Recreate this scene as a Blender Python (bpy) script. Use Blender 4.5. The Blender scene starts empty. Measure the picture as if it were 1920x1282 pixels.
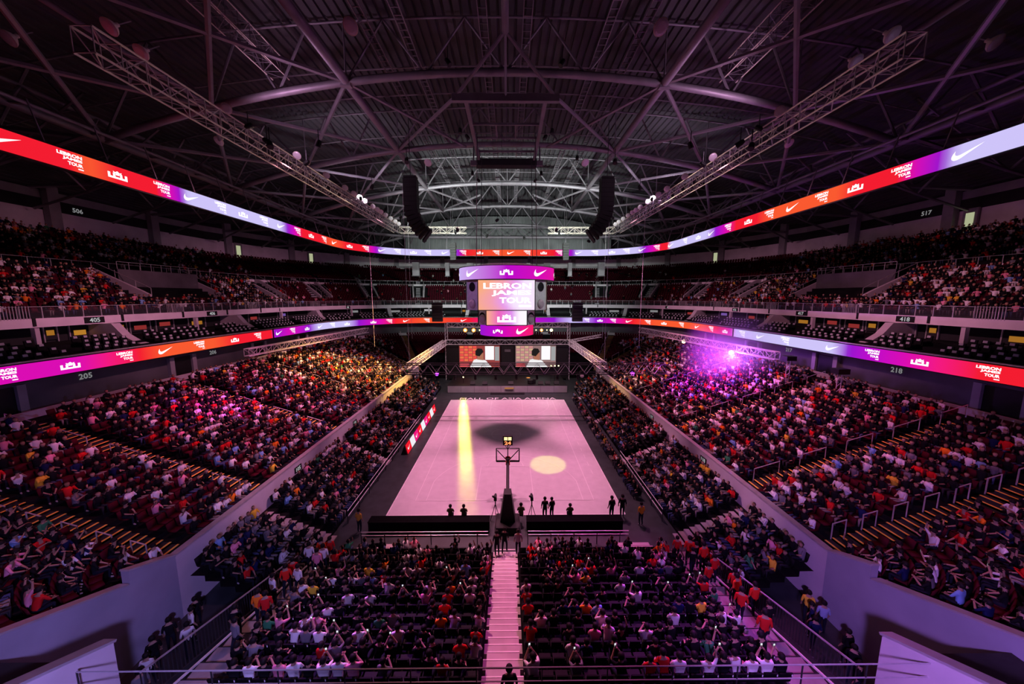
import bpy, math, random
import numpy as np
from mathutils import Vector, Matrix, Euler

R = math.radians
PI = math.pi
random.seed(11)
rng = np.random.default_rng(11)
scene = bpy.context.scene
COL = scene.collection

# ------------------------------------------------------------------ camera
cam_d = bpy.data.cameras.new('camera')
cam_d.sensor_width = 36.0
cam_d.lens = 12.0
cam_d.clip_start = 0.1
cam_d.clip_end = 400
cam = bpy.data.objects.new('camera', cam_d)
cam.location = (0, 0, 17.0)
cam.rotation_euler = (R(90) - math.atan(84 / 640), 0, -math.atan(6 / 640))
COL.objects.link(cam)
scene.camera = cam

# ------------------------------------------------------------------ view, world
vs = scene.view_settings
vs.view_transform = 'Standard'
vs.look = 'None'
vs.exposure = 0.0
vs.gamma = 1.0
vs.use_curve_mapping = False
scene.cycles.use_denoising = True
scene.cycles.max_bounces = 5
scene.cycles.diffuse_bounces = 3
scene.cycles.glossy_bounces = 2
scene.cycles.transparent_max_bounces = 6
scene.cycles.sample_clamp_indirect = 3.0
world = bpy.data.worlds.new('night')
scene.world = world
world.use_nodes = True
world.node_tree.nodes['Background'].inputs[0].default_value = (0.004, 0.004, 0.006, 1)

# bowl plan: every tier is the rectangle +-W x [Y0,Y1] grown by d with round corners
W, Y0, Y1, X0 = 17.2, 16.4, 65.0, -0.25
YC = (Y0 + Y1) / 2

# ------------------------------------------------------------------ lamps of the arena
PINK = (1.0, 0.40, 0.66)
ROSE = (1.0, 0.44, 0.60)
MAG = (1.0, 0.10, 0.85)
PURP = (0.52, 0.16, 1.0)
VIOL = (0.70, 0.38, 1.0)
AMBER = (1.0, 0.68, 0.30)
YEL = (1.0, 0.78, 0.22)
WHITE = (0.90, 1.0, 0.94)
LAMPS = []          # (pos, target, housing?) lamp bodies get built at these places further down


def spot(name, pos, tgt, power, color, angle, blend=0.6, radius=0.25, body=True):
    d = bpy.data.lights.new(name, 'SPOT')
    d.energy = power
    d.color = color
    d.spot_size = R(angle)
    d.spot_blend = blend
    d.shadow_soft_size = radius
    o = bpy.data.objects.new(name, d)
    o.location = pos
    o.rotation_euler = (Vector(tgt) - Vector(pos)).to_track_quat('-Z', 'Y').to_euler()
    COL.objects.link(o)
    if body:
        LAMPS.append((name, Vector(pos), Vector(tgt)))
    return o


LP = 1.0
# court wash from the rigging grid above the scoreboard (the board throws the dark patch at centre court)
for sx in (-1, 1):
    for yy in (37.9, 50.1):
        spot('court_wash_lamp', (X0 + sx * 4.75, yy, 33.6), (X0 + sx * 3.2, YC + (yy - 44.0) * 1.3, 0), 26000 * LP, (1.0, 0.34, 0.57), 50, 0.5, 1.0)
# lower bowl washes hung from the side catwalk trusses
for sx in (-1, 1):
    for yy, c, p in ((15, (1.0, 0.24, 0.48), 7000), (30, (1.0, 0.20, 0.45), 24000), (41, (1.0, 0.22, 0.48), 34000), (54, (1.0, 0.28, 0.50), 32000)):
        spot('seat_wash_lamp', (X0 + sx * 15.5, yy, 29.0), (X0 + sx * 25, yy - 1, 5), p * LP, c, 54, 1.0, 0.4)
    for yy, p in ((24, 26000), (36, 26000), (50, 18000)):
        spot('added_parapet_lamp', (X0 - sx * 4, yy + 4, 34.0), (X0 + sx * 17.6, yy, 3.0), p * LP, (1.0, 0.40, 0.66), 19, 1.0, 0.4)  # added lamps, put in to brighten the parapet wall
# near stand
spot('stand_wash_lamp', (X0 - 9, 33, 29), (-3.0, 15.5, 2), 36000 * LP, (1.0, 0.36, 0.44), 40, 1.0, 0.4)
spot('stand_wash_lamp', (X0 + 10, 33, 29), (6.0, 14.5, 2), 32000 * LP, (0.95, 0.10, 0.62), 40, 1.0, 0.4)
spot('stand_wash_lamp', (X0 - 16, 25, 27), (-5.8, 12.5, 2), 48000 * LP, (0.55, 0.10, 1.0), 19, 1.0, 0.4)
spot('stand_wash_lamp', (X0 + 17, 25, 27), (7.0, 13.5, 2), 48000 * LP, (0.62, 0.10, 1.0), 21, 1.0, 0.4)
# magenta and violet moving heads on the crowd, amber on the left far block
pd = bpy.data.lights.new('violet_point_lamp', 'POINT')
pd.energy = 2200
pd.color = (0.46, 0.10, 1.0)
pd.shadow_soft_size = 0.25
po = bpy.data.objects.new('violet_point_lamp', pd)
po.location = (29.3, 44.0, 9.4)
COL.objects.link(po)
spot('violet_crowd_lamp', (14, 56, 27), (26.5, 42.0, 5), 300000 * LP, (0.62, 0.02, 1.0), 27, 0.9, 0.3)
spot('magenta_crowd_lamp', (-2, 52, 28), (-28.2, 31.2, 6), 110000 * LP, (0.95, 0.03, 0.80), 11, 0.8, 0.3)
spot('amber_crowd_lamp', (-4, 60, 27), (-23.5, 52, 4.5), 190000 * LP, (1.0, 0.56, 0.10), 40, 1.0, 0.3)
spot('amber_crowd_lamp', (3, 62, 27), (18.5, 51, 3.5), 45000 * LP, (1.0, 0.58, 0.16), 22, 1.0, 0.3)
# court effects
spot('follow_spot_lamp', (8.5, 45, 33.8), (4.0, 33.0, 0), 34000 * LP, (0.62, 1.0, 0.10), 6.3, 0.35, 0.1)
for ty in (55.0, 50.5, 45.5, 40.0, 34.0, 28.0):
    tx = -7.35 + (53 - ty) * 0.148
    dd = math.hypot(61.3 - ty, 2.4)
    spot('stage_beam_lamp', (-8.4, 61.3, 2.4), (tx, ty, 0), 1.5 * dd ** 3 * LP, (0.90, 0.84, 0.06), math.degrees(2 * math.atan(1.05 / dd)), 1.0, 0.12, body=False)
# violet on the tunnel walls at both ends of the near stand, from unseen lamps put below the camera
spot('unseen_wall_lamp', (-4.0, 1.5, 13.0), (-17.4, 11.5, 2.5), 7500 * LP, (0.42, 0.30, 1.0), 80, 1.0, 0.3)
spot('unseen_wall_lamp', (4.0, 1.5, 13.0), (17.0, 11.5, 2.5), 9500 * LP, (0.50, 0.22, 1.0), 80, 1.0, 0.3)
# white work light at the stage end, thrown up into the far roof
for sx in (-1, 1):
    spot('roof_work_lamp', (X0 + sx * 11.5, 50, 25.0), (X0 + sx * 7, 74, 34.5), 26000 * LP, WHITE, 100, 1.0, 0.4)
    spot('far_stand_lamp', (X0 + sx * 10, 68, 29), (X0 + sx * 14, 92, 17), 13000 * LP, (0.85, 0.95, 0.92), 90, 0.9, 0.4)
    # violet up light on the roof steel from the catwalks, and rose on the balconies
    spot('roof_up_lamp', (X0 + sx * 20.4, 30, 30.9), (X0 + sx * 10, 42, 41), 1700 * LP, (0.78, 0.42, 0.72), 150, 0.9, 0.4)
    spot('roof_up_lamp', (X0 + sx * 20.4, 50, 30.9), (X0 + sx * 24, 58, 40), 3800 * LP, (0.68, 0.56, 0.72), 150, 0.9, 0.4)
    spot('added_truss_lamp', (X0 + sx * 18.5, 62, 27.5), (X0 + sx * 21.4, 30, 30), 30000 * LP, (1.0, 0.74, 0.56), 12, 0.6, 0.2)  # added lamp along the catwalk truss, only brightens its chords
    spot('balcony_wash_lamp', (X0 + sx * 19, 34, 29.2), (X0 + sx * 46, 40, 15), 15000 * LP, (1.0, 0.36, 0.56), 66, 1.0, 0.4)
    spot('balcony_wash_lamp', (X0 + sx * 17, 56, 29.2), (X0 + sx * 42, 70, 15), 17000 * LP, (0.95, 0.40, 0.60), 66, 1.0, 0.4)
spot('added_stage_lamp', (X0 - 7, 50, 26), (X0 - 8, 60, 8), 16000 * LP, (1.0, 0.62, 0.70), 62, 1.0, 0.4)  # this pair is added to lift the dim stage trusses
spot('added_stage_lamp', (X0 + 7, 50, 26), (X0 + 8, 60, 8), 16000 * LP, (1.0, 0.62, 0.70), 62, 1.0, 0.4)
spot('added_board_lamp', (X0 + 17, 27, 28), (X0 + 2, 42, 17), 7000 * LP, (0.9, 0.97, 0.95), 26, 0.8, 0.3)  # added pair, lightens the grey corner panels of the scoreboard
spot('added_board_lamp', (X0 - 17, 27, 28), (X0 - 2, 42, 17), 5000 * LP, (0.6, 0.3, 0.9), 26, 0.8, 0.3)

# ------------------------------------------------------------------ materials
M = {}


def mat(name, color, rough=0.7, metal=0.0, var=0.12, scale=3.0, bump=0.0, spec=0.4):
    m = bpy.data.materials.new(name)
    m.use_nodes = True
    nt = m.node_tree
    b = nt.nodes['Principled BSDF']
    b.inputs['Roughness'].default_value = rough
    b.inputs['Metallic'].default_value = metal
    b.inputs['Specular IOR Level'].default_value = spec
    if var > 0:
        tc = nt.nodes.new('ShaderNodeTexCoord')
        nz = nt.nodes.new('ShaderNodeTexNoise')
        nz.inputs['Scale'].default_value = scale
        nz.inputs['Detail'].default_value = 3
        rp = nt.nodes.new('ShaderNodeValToRGB')
        rp.color_ramp.elements[0].position = 0.3
        rp.color_ramp.elements[1].position = 0.7
        rp.color_ramp.elements[0].color = tuple(c * (1 - var) for c in color) + (1,)
        rp.color_ramp.elements[1].color = tuple(min(1, c * (1 + var)) for c in color) + (1,)
        nt.links.new(tc.outputs['Object'], nz.inputs['Vector'])
        nt.links.new(nz.outputs['Fac'], rp.inputs['Fac'])
        nt.links.new(rp.outputs['Color'], b.inputs['Base Color'])
        if bump:
            bp = nt.nodes.new('ShaderNodeBump')
            bp.inputs['Strength'].default_value = bump
            nt.links.new(nz.outputs['Fac'], bp.inputs['Height'])
            nt.links.new(bp.outputs['Normal'], b.inputs['Normal'])
    else:
        b.inputs['Base Color'].default_value = tuple(color) + (1,)
    M[name] = m
    return m


def emit(name, color, strength=1.0, attr=None):
    m = bpy.data.materials.new(name)
    m.use_nodes = True
    nt = m.node_tree
    nt.nodes.remove(nt.nodes['Principled BSDF'])
    e = nt.nodes.new('ShaderNodeEmission')
    e.inputs['Strength'].default_value = strength
    e.inputs['Color'].default_value = tuple(color) + (1,)
    if attr:
        a = nt.nodes.new('ShaderNodeAttribute')
        a.attribute_name = attr
        nt.links.new(a.outputs['Color'], e.inputs['Color'])
    nt.links.new(e.outputs[0], nt.nodes['Material Output'].inputs[0])
    M[name] = m
    return m


def attrmat(name, attr, rough=0.8, objcol=False):
    m = bpy.data.materials.new(name)
    m.use_nodes = True
    nt = m.node_tree
    b = nt.nodes['Principled BSDF']
    b.inputs['Roughness'].default_value = rough
    b.inputs['Specular IOR Level'].default_value = 0.04
    if objcol:
        a = nt.nodes.new('ShaderNodeObjectInfo')
    else:
        a = nt.nodes.new('ShaderNodeAttribute')
        a.attribute_name = attr
    nt.links.new(a.outputs['Color'], b.inputs['Base Color'])
    M[name] = m
    return m


mat('floor', (0.030, 0.040, 0.042), 0.55, var=0.3, scale=1.2)
mat('mat_vinyl', (0.74, 0.70, 0.72), 0.30, var=0.05, scale=1.6, bump=0.10)
mat('line', (0.95, 0.92, 0.93), 0.5, var=0)
mat('black', (0.008, 0.009, 0.009), 0.6, var=0.2)
mat('dark', (0.020, 0.021, 0.023), 0.7, var=0.25)
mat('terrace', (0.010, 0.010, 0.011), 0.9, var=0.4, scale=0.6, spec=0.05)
mat('seat_red', (0.065, 0.004, 0.012), 0.7, var=0.25, spec=0.08)
mat('seat_black', (0.008, 0.008, 0.009), 0.6, var=0.2, spec=0.08)
mat('parapet', (0.62, 0.56, 0.60), 0.7, var=0.07, scale=0.8)
mat('concrete', (0.36, 0.35, 0.37), 0.8, var=0.12, scale=0.7)
mat('tunnel_wall', (0.34, 0.34, 0.42), 0.85, var=0.12, scale=0.5)
mat('wall_grey', (0.12, 0.115, 0.125), 0.85, var=0.2, scale=0.5)
mat('wall_dark', (0.020, 0.021, 0.022), 0.85, var=0.2, scale=0.5)
mat('fascia', (0.86, 0.80, 0.84), 0.75, var=0.08, scale=0.6)
mat('step', (0.50, 0.42, 0.44), 0.75, var=0.10, scale=1.5)
mat('nosing', (0.95, 0.62, 0.10), 0.6, var=0.08)
mat('nosing_white', (0.85, 0.80, 0.80), 0.6, var=0.05)
mat('steel', (0.27, 0.25, 0.28), 0.5, 0.3, var=0.15, scale=0.8)
mat('steel_light', (0.62, 0.60, 0.60), 0.4, 0.5, var=0.1)
mat('catwalk', (0.85, 0.78, 0.66), 0.5, 0.0, var=0.1)
mat('deck', (0.075, 0.072, 0.080), 0.7, 0.1, var=0.25, scale=0.3)
mat('hip', (0.13, 0.14, 0.14), 0.7, 0.1, var=0.15, scale=0.3)
mat('rail', (0.60, 0.58, 0.60), 0.4, 0.5, var=0.08)
mat('rail_dark', (0.035, 0.035, 0.038), 0.5, 0.3, var=0.1)
mat('alu', (0.88, 0.86, 0.88), 0.5, 0.0, var=0.08)
mat('lampglass', (0.92, 0.88, 0.92), 0.35, 0.1, var=0.05)
mat('grey_panel', (0.60, 0.62, 0.62), 0.6, var=0.1)
mat('side_step', (0.30, 0.25, 0.26), 0.75, var=0.12)
mat('skin', (0.38, 0.22, 0.155), 0.6, var=0.08)
mat('hair', (0.010, 0.008, 0.008), 0.6, var=0.2, spec=0.15)
mat('trouser', (0.014, 0.016, 0.026), 0.8, var=0.2, spec=0.05)
mat('shoe', (0.30, 0.29, 0.29), 0.6, var=0.3)
mat('orange_rim', (0.75, 0.12, 0.03), 0.4, var=0)
mat('net', (0.7, 0.7, 0.7), 0.8, var=0)
mat('wood', (0.20, 0.10, 0.05), 0.6, var=0.2)
attrmat('crowd', 'col')
attrmat('shirt', None, objcol=True)
emit('led', (1, 1, 1), 1.0, attr='col')
emit('led_white', (1, 0.97, 1.0), 1.25)
emit('sign_white', (0.75, 0.75, 0.78), 0.55)
emit('sign_dim', (0.6, 0.6, 0.62), 0.34)
mat('cloth_black', (0.006, 0.006, 0.007), 0.95, var=0.2, spec=0.02)
emit('warm_glow', (1.0, 0.40, 0.05), 0.34)
mat('cover', (0.50, 0.49, 0.52), 0.8, var=0.05)
emit('amber_glow', (1.0, 0.42, 0.05), 0.45)
emit('suite_screen', (0.8, 0.08, 0.08), 0.30)
emit('suite_screen_violet', (0.4, 0.2, 0.8), 0.4)
emit('door_glow', (0.70, 0.75, 0.45), 0.55)
emit('blinder', (1.0, 0.34, 0.06), 1.8)
emit('blinder_core', (1.0, 0.75, 0.4), 8.0)
emit('violet_lens', (0.45, 0.05, 1.0), 4.0)
emit('white_violet_lens', (0.85, 0.55, 1.0), 30.0)
emit('yellow_lens', (1.0, 0.85, 0.25), 14.0)
emit('pink_lens', (1.0, 0.75, 0.85), 2.2)
emit('digit_red', (1.0, 0.28, 0.10), 1.6)
emit('digit_yellow', (1.0, 0.80, 0.35), 1.5)
emit('phone', (0.9, 0.95, 1.0), 0.9)
g = bpy.data.materials.new('glass')
g.use_nodes = True
gb = g.node_tree.nodes['Principled BSDF']
gb.inputs['Base Color'].default_value = (0.5, 0.5, 0.55, 1)
gb.inputs['Roughness'].default_value = 0.1
gb.inputs['Alpha'].default_value = 0.07
M['glass'] = g


# ------------------------------------------------------------------ mesh helpers
class MB:
    def __init__(self):
        self.v = []
        self.f = []
        self.c = []

    def add(self, vs, fs, col=None):
        o = len(self.v)
        self.v.extend([tuple(p) for p in vs])
        self.f.extend([tuple(i + o for i in f) for f in fs])
        if col is not None:
            self.c.extend([col] * len(vs))
        return self

    def box(self, c, s, rz=0.0, col=None):
        hx, hy, hz = s[0] / 2, s[1] / 2, s[2] / 2
        cs, sn = math.cos(rz), math.sin(rz)
        vs = []
        for z in (-hz, hz):
            for x, y in ((-hx, -hy), (hx, -hy), (hx, hy), (-hx, hy)):
                vs.append((c[0] + x * cs - y * sn, c[1] + x * sn + y * cs, c[2] + z))
        return self.add(vs, [(3, 2, 1, 0), (4, 5, 6, 7), (0, 1, 5, 4), (1, 2, 6, 5), (2, 3, 7, 6), (3, 0, 4, 7)], col)

    def bar(self, a, b, w, h=None, col=None):
        h = h or w
        a = Vector(a); b = Vector(b)
        d = (b - a)
        if d.length < 1e-6:
            return self
        d.normalize()
        up = Vector((0, 0, 1)) if abs(d.z) < 0.95 else Vector((0, 1, 0))
        s = d.cross(up).normalized() * (w / 2)
        u = s.cross(d).normalized() * (h / 2)
        vs = []
        for p in (a, b):
            for q in (-s - u, s - u, s + u, -s + u):
                vs.append(p + q)
        return self.add(vs, [(3, 2, 1, 0), (4, 5, 6, 7), (0, 1, 5, 4), (1, 2, 6, 5), (2, 3, 7, 6), (3, 0, 4, 7)], col)

    def tube(self, pts, r, n=6, cap=True, col=None):
        pts = [Vector(p) for p in pts]
        rs = r if isinstance(r, (list, tuple)) else [r] * len(pts)
        vs = []
        fs = []
        ref = None
        for i, p in enumerate(pts):
            d = (pts[min(i + 1, len(pts) - 1)] - pts[max(i - 1, 0)])
            if d.length < 1e-9:
                d = Vector((0, 0, 1))
            d.normalize()
            up = ref if ref is not None else (Vector((0, 0, 1)) if abs(d.z) < 0.9 else Vector((0, 1, 0)))
            s = d.cross(up)
            if s.length < 1e-6:
                s = d.cross(Vector((1, 0, 0)))
            s.normalize()
            u = s.cross(d).normalized()
            ref = u
            for k in range(n):
                t = 2 * PI * (k + 0.5) / n
                vs.append(p + s * (math.cos(t) * rs[i]) + u * (math.sin(t) * rs[i]))
        for i in range(len(pts) - 1):
            for k in range(n):
                k2 = (k + 1) % n
                fs.append((i * n + k, i * n + k2, (i + 1) * n + k2, (i + 1) * n + k))
        if cap:
            fs.append(tuple(range(n))[::-1])
            fs.append(tuple((len(pts) - 1) * n + k for k in range(n)))
        return self.add(vs, fs, col)

    def lathe(self, c, prof, n=12, axis=None, col=None):
        """prof: [(r, h)] round an axis (default z) from c"""
        ax = Vector(axis).normalized() if axis is not None else Vector((0, 0, 1))
        up = Vector((0, 0, 1)) if abs(ax.z) < 0.9 else Vector((1, 0, 0))
        s = ax.cross(up).normalized()
        u = ax.cross(s).normalized()
        c = Vector(c)
        vs = []
        fs = []
        for r_, h in prof:
            for k in range(n):
                t = 2 * PI * k / n
                vs.append(c + ax * h + s * (math.cos(t) * r_) + u * (math.sin(t) * r_))
        for i in range(len(prof) - 1):
            for k in range(n):
                k2 = (k + 1) % n
                fs.append((i * n + k, i * n + k2, (i + 1) * n + k2, (i + 1) * n + k))
        fs.append(tuple(range(n))[::-1])
        fs.append(tuple((len(prof) - 1) * n + k for k in range(n)))
        return self.add(vs, fs, col)

    def prism(self, poly, fn, t):
        """poly [(u,v)] mapped by fn(u,v,depth); extruded 0..t"""
        n = len(poly)
        vs = [fn(u, v, 0) for u, v in poly] + [fn(u, v, t) for u, v in poly]
        fs = [tuple(range(n))[::-1], tuple(range(n, 2 * n))]
        for i in range(n):
            j = (i + 1) % n
            fs.append((i, j, n + j, n + i))
        return self.add(vs, fs)

    def mesh(self, name):
        me = bpy.data.meshes.new(name)
        me.from_pydata([tuple(p) for p in self.v], [], self.f)
        if self.c:
            at = me.color_attributes.new('col', 'FLOAT_COLOR', 'POINT')
            a = np.ones((len(self.v), 4), np.float32)
            a[:, :3] = np.array(self.c, np.float32)
            at.data.foreach_set('color', a.ravel())
        me.update()
        return me

    def build(self, name, m, parent=None, smooth=False):
        return link(name, self.mesh(name), m, parent, smooth)


def link(name, me, m=None, parent=None, smooth=False):
    if m is not None and len(me.materials) == 0:
        me.materials.append(M[m] if isinstance(m, str) else m)
    if smooth:
        me.polygons.foreach_set('use_smooth', [True] * len(me.polygons))
    o = bpy.data.objects.new(name, me)
    COL.objects.link(o)
    if parent is not None:
        o.parent = parent
    return o


def tag(o, label, cat, group=None, kind=None):
    if label:
        o['label'] = label
    if cat:
        o['category'] = cat
    if group:
        o['group'] = group
    if kind:
        o['kind'] = kind
    return o


def thing(name, label, cat, loc=(0, 0, 0), rz=0.0, group=None):
    o = bpy.data.objects.new(name, None)
    o.empty_display_size = 0.3
    o.location = loc
    o.rotation_euler = (0, 0, rz)
    COL.objects.link(o)
    return tag(o, label, cat, group)


def struct(name, mb, m, label=None, parent=None):
    o = mb.build(name, m, parent)
    if parent is None:
        o['kind'] = 'structure'
    if label:
        o['label'] = label
    return o


ORD = ('zeroth first second third fourth fifth sixth seventh eighth ninth tenth eleventh twelfth thirteenth fourteenth '
       'fifteenth sixteenth seventeenth eighteenth nineteenth twentieth').split()


def nth(i):
    if i < len(ORD):
        return ORD[i]
    tens = {2: 'twenty', 3: 'thirty', 4: 'forty', 5: 'fifty', 6: 'sixty', 7: 'seventy', 8: 'eighty', 9: 'ninety'}
    tord = {2: 'twentieth', 3: 'thirtieth', 4: 'fortieth', 5: 'fiftieth', 6: 'sixtieth', 7: 'seventieth', 8: 'eightieth', 9: 'ninetieth'}
    t, u = divmod(i, 10)
    return tord[t] if u == 0 else tens[t] + '-' + ORD[u]


CAMC = np.array([0, 0, 17.0])
_p = math.atan(84 / 640); _yw = math.atan(6 / 640)


def in_view(p):
    """where a world point falls in the picture (used only to leave out what no view could show)"""
    d = np.asarray(p, float) - CAMC
    c, s = math.cos(_yw), math.sin(_yw)
    x = c * d[..., 0] - s * d[..., 1]
    y = s * d[..., 0] + c * d[..., 1]
    z = d[..., 2]
    c, s = math.cos(_p), math.sin(_p)
    yy = c * y - s * z
    zz = s * y + c * z
    yy_ = np.where(yy > 0.5, yy, np.nan)
    return 960 + 640 * x / yy_, 641 - 640 * zz / yy_, yy


# ------------------------------------------------------------------ bowl plan
def ring(d, s):
    """point and inward normal at arc length s (s=0 at the near end of the left side)"""
    L = Y1 - Y0
    a = PI / 2 * d
    if s < 0:
        if s > -a:
            t = -s / d
            n = (math.cos(t), math.sin(t))
            return X0 - W - d * n[0], Y0 - d * n[1], n[0], n[1]
        return X0 - W + (-s - a), Y0 - d, 0, 1
    if s <= L:
        return X0 - W - d, Y0 + s, 1, 0
    s -= L
    if s <= a:
        t = s / d
        return X0 - W - d * math.cos(t), Y1 + d * math.sin(t), math.cos(t), -math.sin(t)
    s -= a
    if s <= 2 * W:
        return X0 - W + s, Y1 + d, 0, -1
    s -= 2 * W
    if s <= a:
        t = s / d
        return X0 + W + d * math.sin(t), Y1 + d * math.cos(t), -math.sin(t), -math.cos(t)
    s -= a
    if s <= L:
        return X0 + W + d, Y1 - s, -1, 0
    s -= L
    t = s / d
    return X0 + W + d * math.cos(t), Y0 - d * math.sin(t), -math.cos(t), math.sin(t)


def ring_total(d):
    return 2 * (Y1 - Y0) + PI * d + 2 * W


def plan(near=1.0, step=3.0, arc=7):
    """plan stations (cx, cy, outward nx, ny) all offsets share; near = share of the near corners swept"""
    P = []
    n = max(1, int(arc * near))
    for i in range(n, 0, -1):
        t = PI / 2 * near * i / n
        P.append((X0 - W, Y0, -math.cos(t), -math.sin(t)))
    k = 14
    for i in range(k + 1):
        P.append((X0 - W, Y0 + (Y1 - Y0) * i / k, -1, 0))
    for i in range(1, arc):
        t = PI / 2 * i / arc
        P.append((X0 - W, Y1, -math.cos(t), math.sin(t)))
    for i in range(9):
        P.append((X0 - W + 2 * W * i / 8, Y1, 0, 1))
    for i in range(1, arc):
        t = PI / 2 * i / arc
        P.append((X0 + W, Y1, math.sin(t), math.cos(t)))
    for i in range(k + 1):
        P.append((X0 + W, Y1 - (Y1 - Y0) * i / k, 1, 0))
    for i in range(1, n + 1):
        t = PI / 2 * near * i / n
        P.append((X0 + W, Y0, math.cos(t), -math.sin(t)))
    return P


def sweep(prof, P, closed_prof=False):
    """sweep a (d, z) profile round the plan stations"""
    mb = MB()
    n = len(prof)
    vs = [(cx + nx * d, cy + ny * d, z) for (cx, cy, nx, ny) in P for (d, z) in prof]
    fs = []
    for i in range(len(P) - 1):
        for j in range(n if closed_prof else n - 1):
            k = (j + 1) % n
            fs.append((i * n + j, (i + 1) * n + j, (i + 1) * n + k, i * n + k))
    if closed_prof:
        fs.append(tuple(range(n)))
        fs.append(tuple((len(P) - 1) * n + j for j in range(n))[::-1])
    return mb.add(vs, fs)


# ------------------------------------------------------------------ lettering
_txt = {}


def text_polys(s, bold=0.012, spacing=1.0):
    """triangulated outline of a line of lettering, unit cap height, left at 0"""
    key = (s, bold, spacing)
    if key in _txt:
        return _txt[key]
    cu = bpy.data.curves.new('lettering', 'FONT')
    cu.body = s
    cu.size = 1.0
    cu.offset = bold
    cu.space_character = spacing
    cu.resolution_u = 2
    o = bpy.data.objects.new('lettering', cu)
    COL.objects.link(o)
    dg = bpy.context.evaluated_depsgraph_get()
    me = bpy.data.meshes.new_from_object(o.evaluated_get(dg))
    v = np.array([tuple(p.co) for p in me.vertices])
    f = [tuple(p.vertices) for p in me.polygons]
    bpy.data.objects.remove(o)
    bpy.data.curves.remove(cu)
    bpy.data.meshes.remove(me)
    v = v[:, :2]
    v[:, 0] -= v[:, 0].min()
    h = v[:, 1].max() - v[:, 1].min()
    v = v / h
    v[:, 1] -= v[:, 1].min()
    _txt[key] = (v, f)
    return _txt[key]


def tour_block():
    """three stacked words stepping to the right over a small line, unit height"""
    V = []
    F = []

    def put(s, x1, y, h, wid):
        v, f = text_polys(s, 0.045, 0.97)
        w = v[:, 0].max()
        o = len(V)
        for p in v:
            V.append((x1 - wid + p[0] / w * wid, y + p[1] * h))
        F.extend([tuple(i + o for i in q) for q in f])
    put('LEBRON', 1.42, 0.76, 0.24, 1.42)
    put('JAMES', 1.42, 0.48, 0.24, 1.14)
    put('TOUR', 1.42, 0.20, 0.24, 0.88)
    o = len(V)
    V.extend([(1.10, 0.02), (1.42, 0.02), (1.42, 0.10), (1.10, 0.10)])
    F.append((o, o + 1, o + 2, o + 3))
    return np.array(V), F


SWOOSH = [(1.0, 0.40), (0.30, 0.03), (0.20, 0.0), (0.10, 0.005), (0.03, 0.05), (0.0, 0.12), (0.01, 0.20), (0.05, 0.29), (0.12, 0.38),
          (0.10, 0.28), (0.13, 0.20), (0.20, 0.165), (0.30, 0.175)]
CROWN = [[(0, 0), (1, 0), (1, 0.11), (0, 0.11)], [(0, 0.11), (0.13, 0.11), (0.13, 0.30), (0, 0.30)], [(0.87, 0.11), (1, 0.11), (1, 0.30), (0.87, 0.30)],
         [(0.62, 0.11), (0.74, 0.11), (0.74, 0.30), (0.62, 0.30)], [(0.26, 0.11), (0.38, 0.11), (0.38, 0.30), (0.26, 0.30)],
         [(0.40, 0.20), (0.60, 0.20), (0.60, 0.30), (0.40, 0.30)],
         [(0.30, 0.31), (0.70, 0.31), (0.72, 0.40), (0.61, 0.36), (0.50, 0.44), (0.39, 0.36), (0.28, 0.40)]]


def poly_sets(kind):
    if kind == 'text':
        return [tour_block()]
    if kind == 'swoosh':
        q = [list(c) for c in SWOOSH]
        F = [(1, 2, 11, 12), (2, 3, 11), (3, 4, 10, 11), (4, 5, 10), (5, 6, 9, 10), (6, 7, 9), (7, 8, 9)]
        lo_, hi_ = 1, 12
        for k in range(1, 6):
            t_ = k / 6
            q.append([0.30 + 0.70 * t_, 0.03 + 0.37 * t_]); q.append([0.30 + 0.70 * t_, 0.175 + 0.225 * t_])
            F.append((lo_, len(q) - 2, len(q) - 1, hi_))
            lo_, hi_ = len(q) - 2, len(q) - 1
        F.append((lo_, 0, hi_))
        return [(np.array(q) / 0.40, F)]
    out = []
    for poly in CROWN:
        q = np.array(poly) / 0.44
        n = len(q)
        if n == 7:
            F = [(0, 1, 3, 5), (1, 2, 3), (3, 4, 5), (0, 5, 6)]
        else:
            F = [tuple(range(n))]
        out.append((q, F))
    return out


def graphic(kind, fn, h, centre=True):
    """kind drawn at height h; fn(u, v) places it; returns MB"""
    sets = poly_sets(kind)
    allv = np.vstack([s[0] for s in sets])
    cx = (allv[:, 0].min() + allv[:, 0].max()) / 2 if centre else 0
    mb = MB()
    for v, F in sets:
        mb.add([fn((p[0] - cx) * h, p[1] * h) for p in v], F)
    return mb


def flat_text(s, fn, h, wid=None, bold=0.012):
    v, f = text_polys(s, bold)
    w = v[:, 0].max()
    k = (wid / w) if wid else h
    mb = MB()
    mb.add([fn((p[0] - w / 2) * k, p[1] * h) for p in v], f)
    return mb


RED = (0.90, 0.012, 0.03); ORG = (0.95, 0.10, 0.03); MGT = (0.70, 0.004, 0.45); PUR = (0.30, 0.008, 0.62); LAV = (0.62, 0.55, 0.95); PNK = (0.90, 0.01, 0.22); VIO = (0.5, 0.004, 0.6)


def grad(keys, s):
    if s <= keys[0][0]:
        return keys[0][1]
    for (a, ca), (b, cb) in zip(keys, keys[1:]):
        if s <= b:
            t = (s - a) / max(1e-6, b - a)
            return tuple(x + (y - x) * t for x, y in zip(ca, cb))
    return keys[-1][1]

# ================================================================== THE SETTING
mb = MB()
mb.box((X0, 40, -0.2), (150, 170, 0.4))
floor = struct('floor', mb, 'floor', 'dark grey arena floor around the court')

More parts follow.
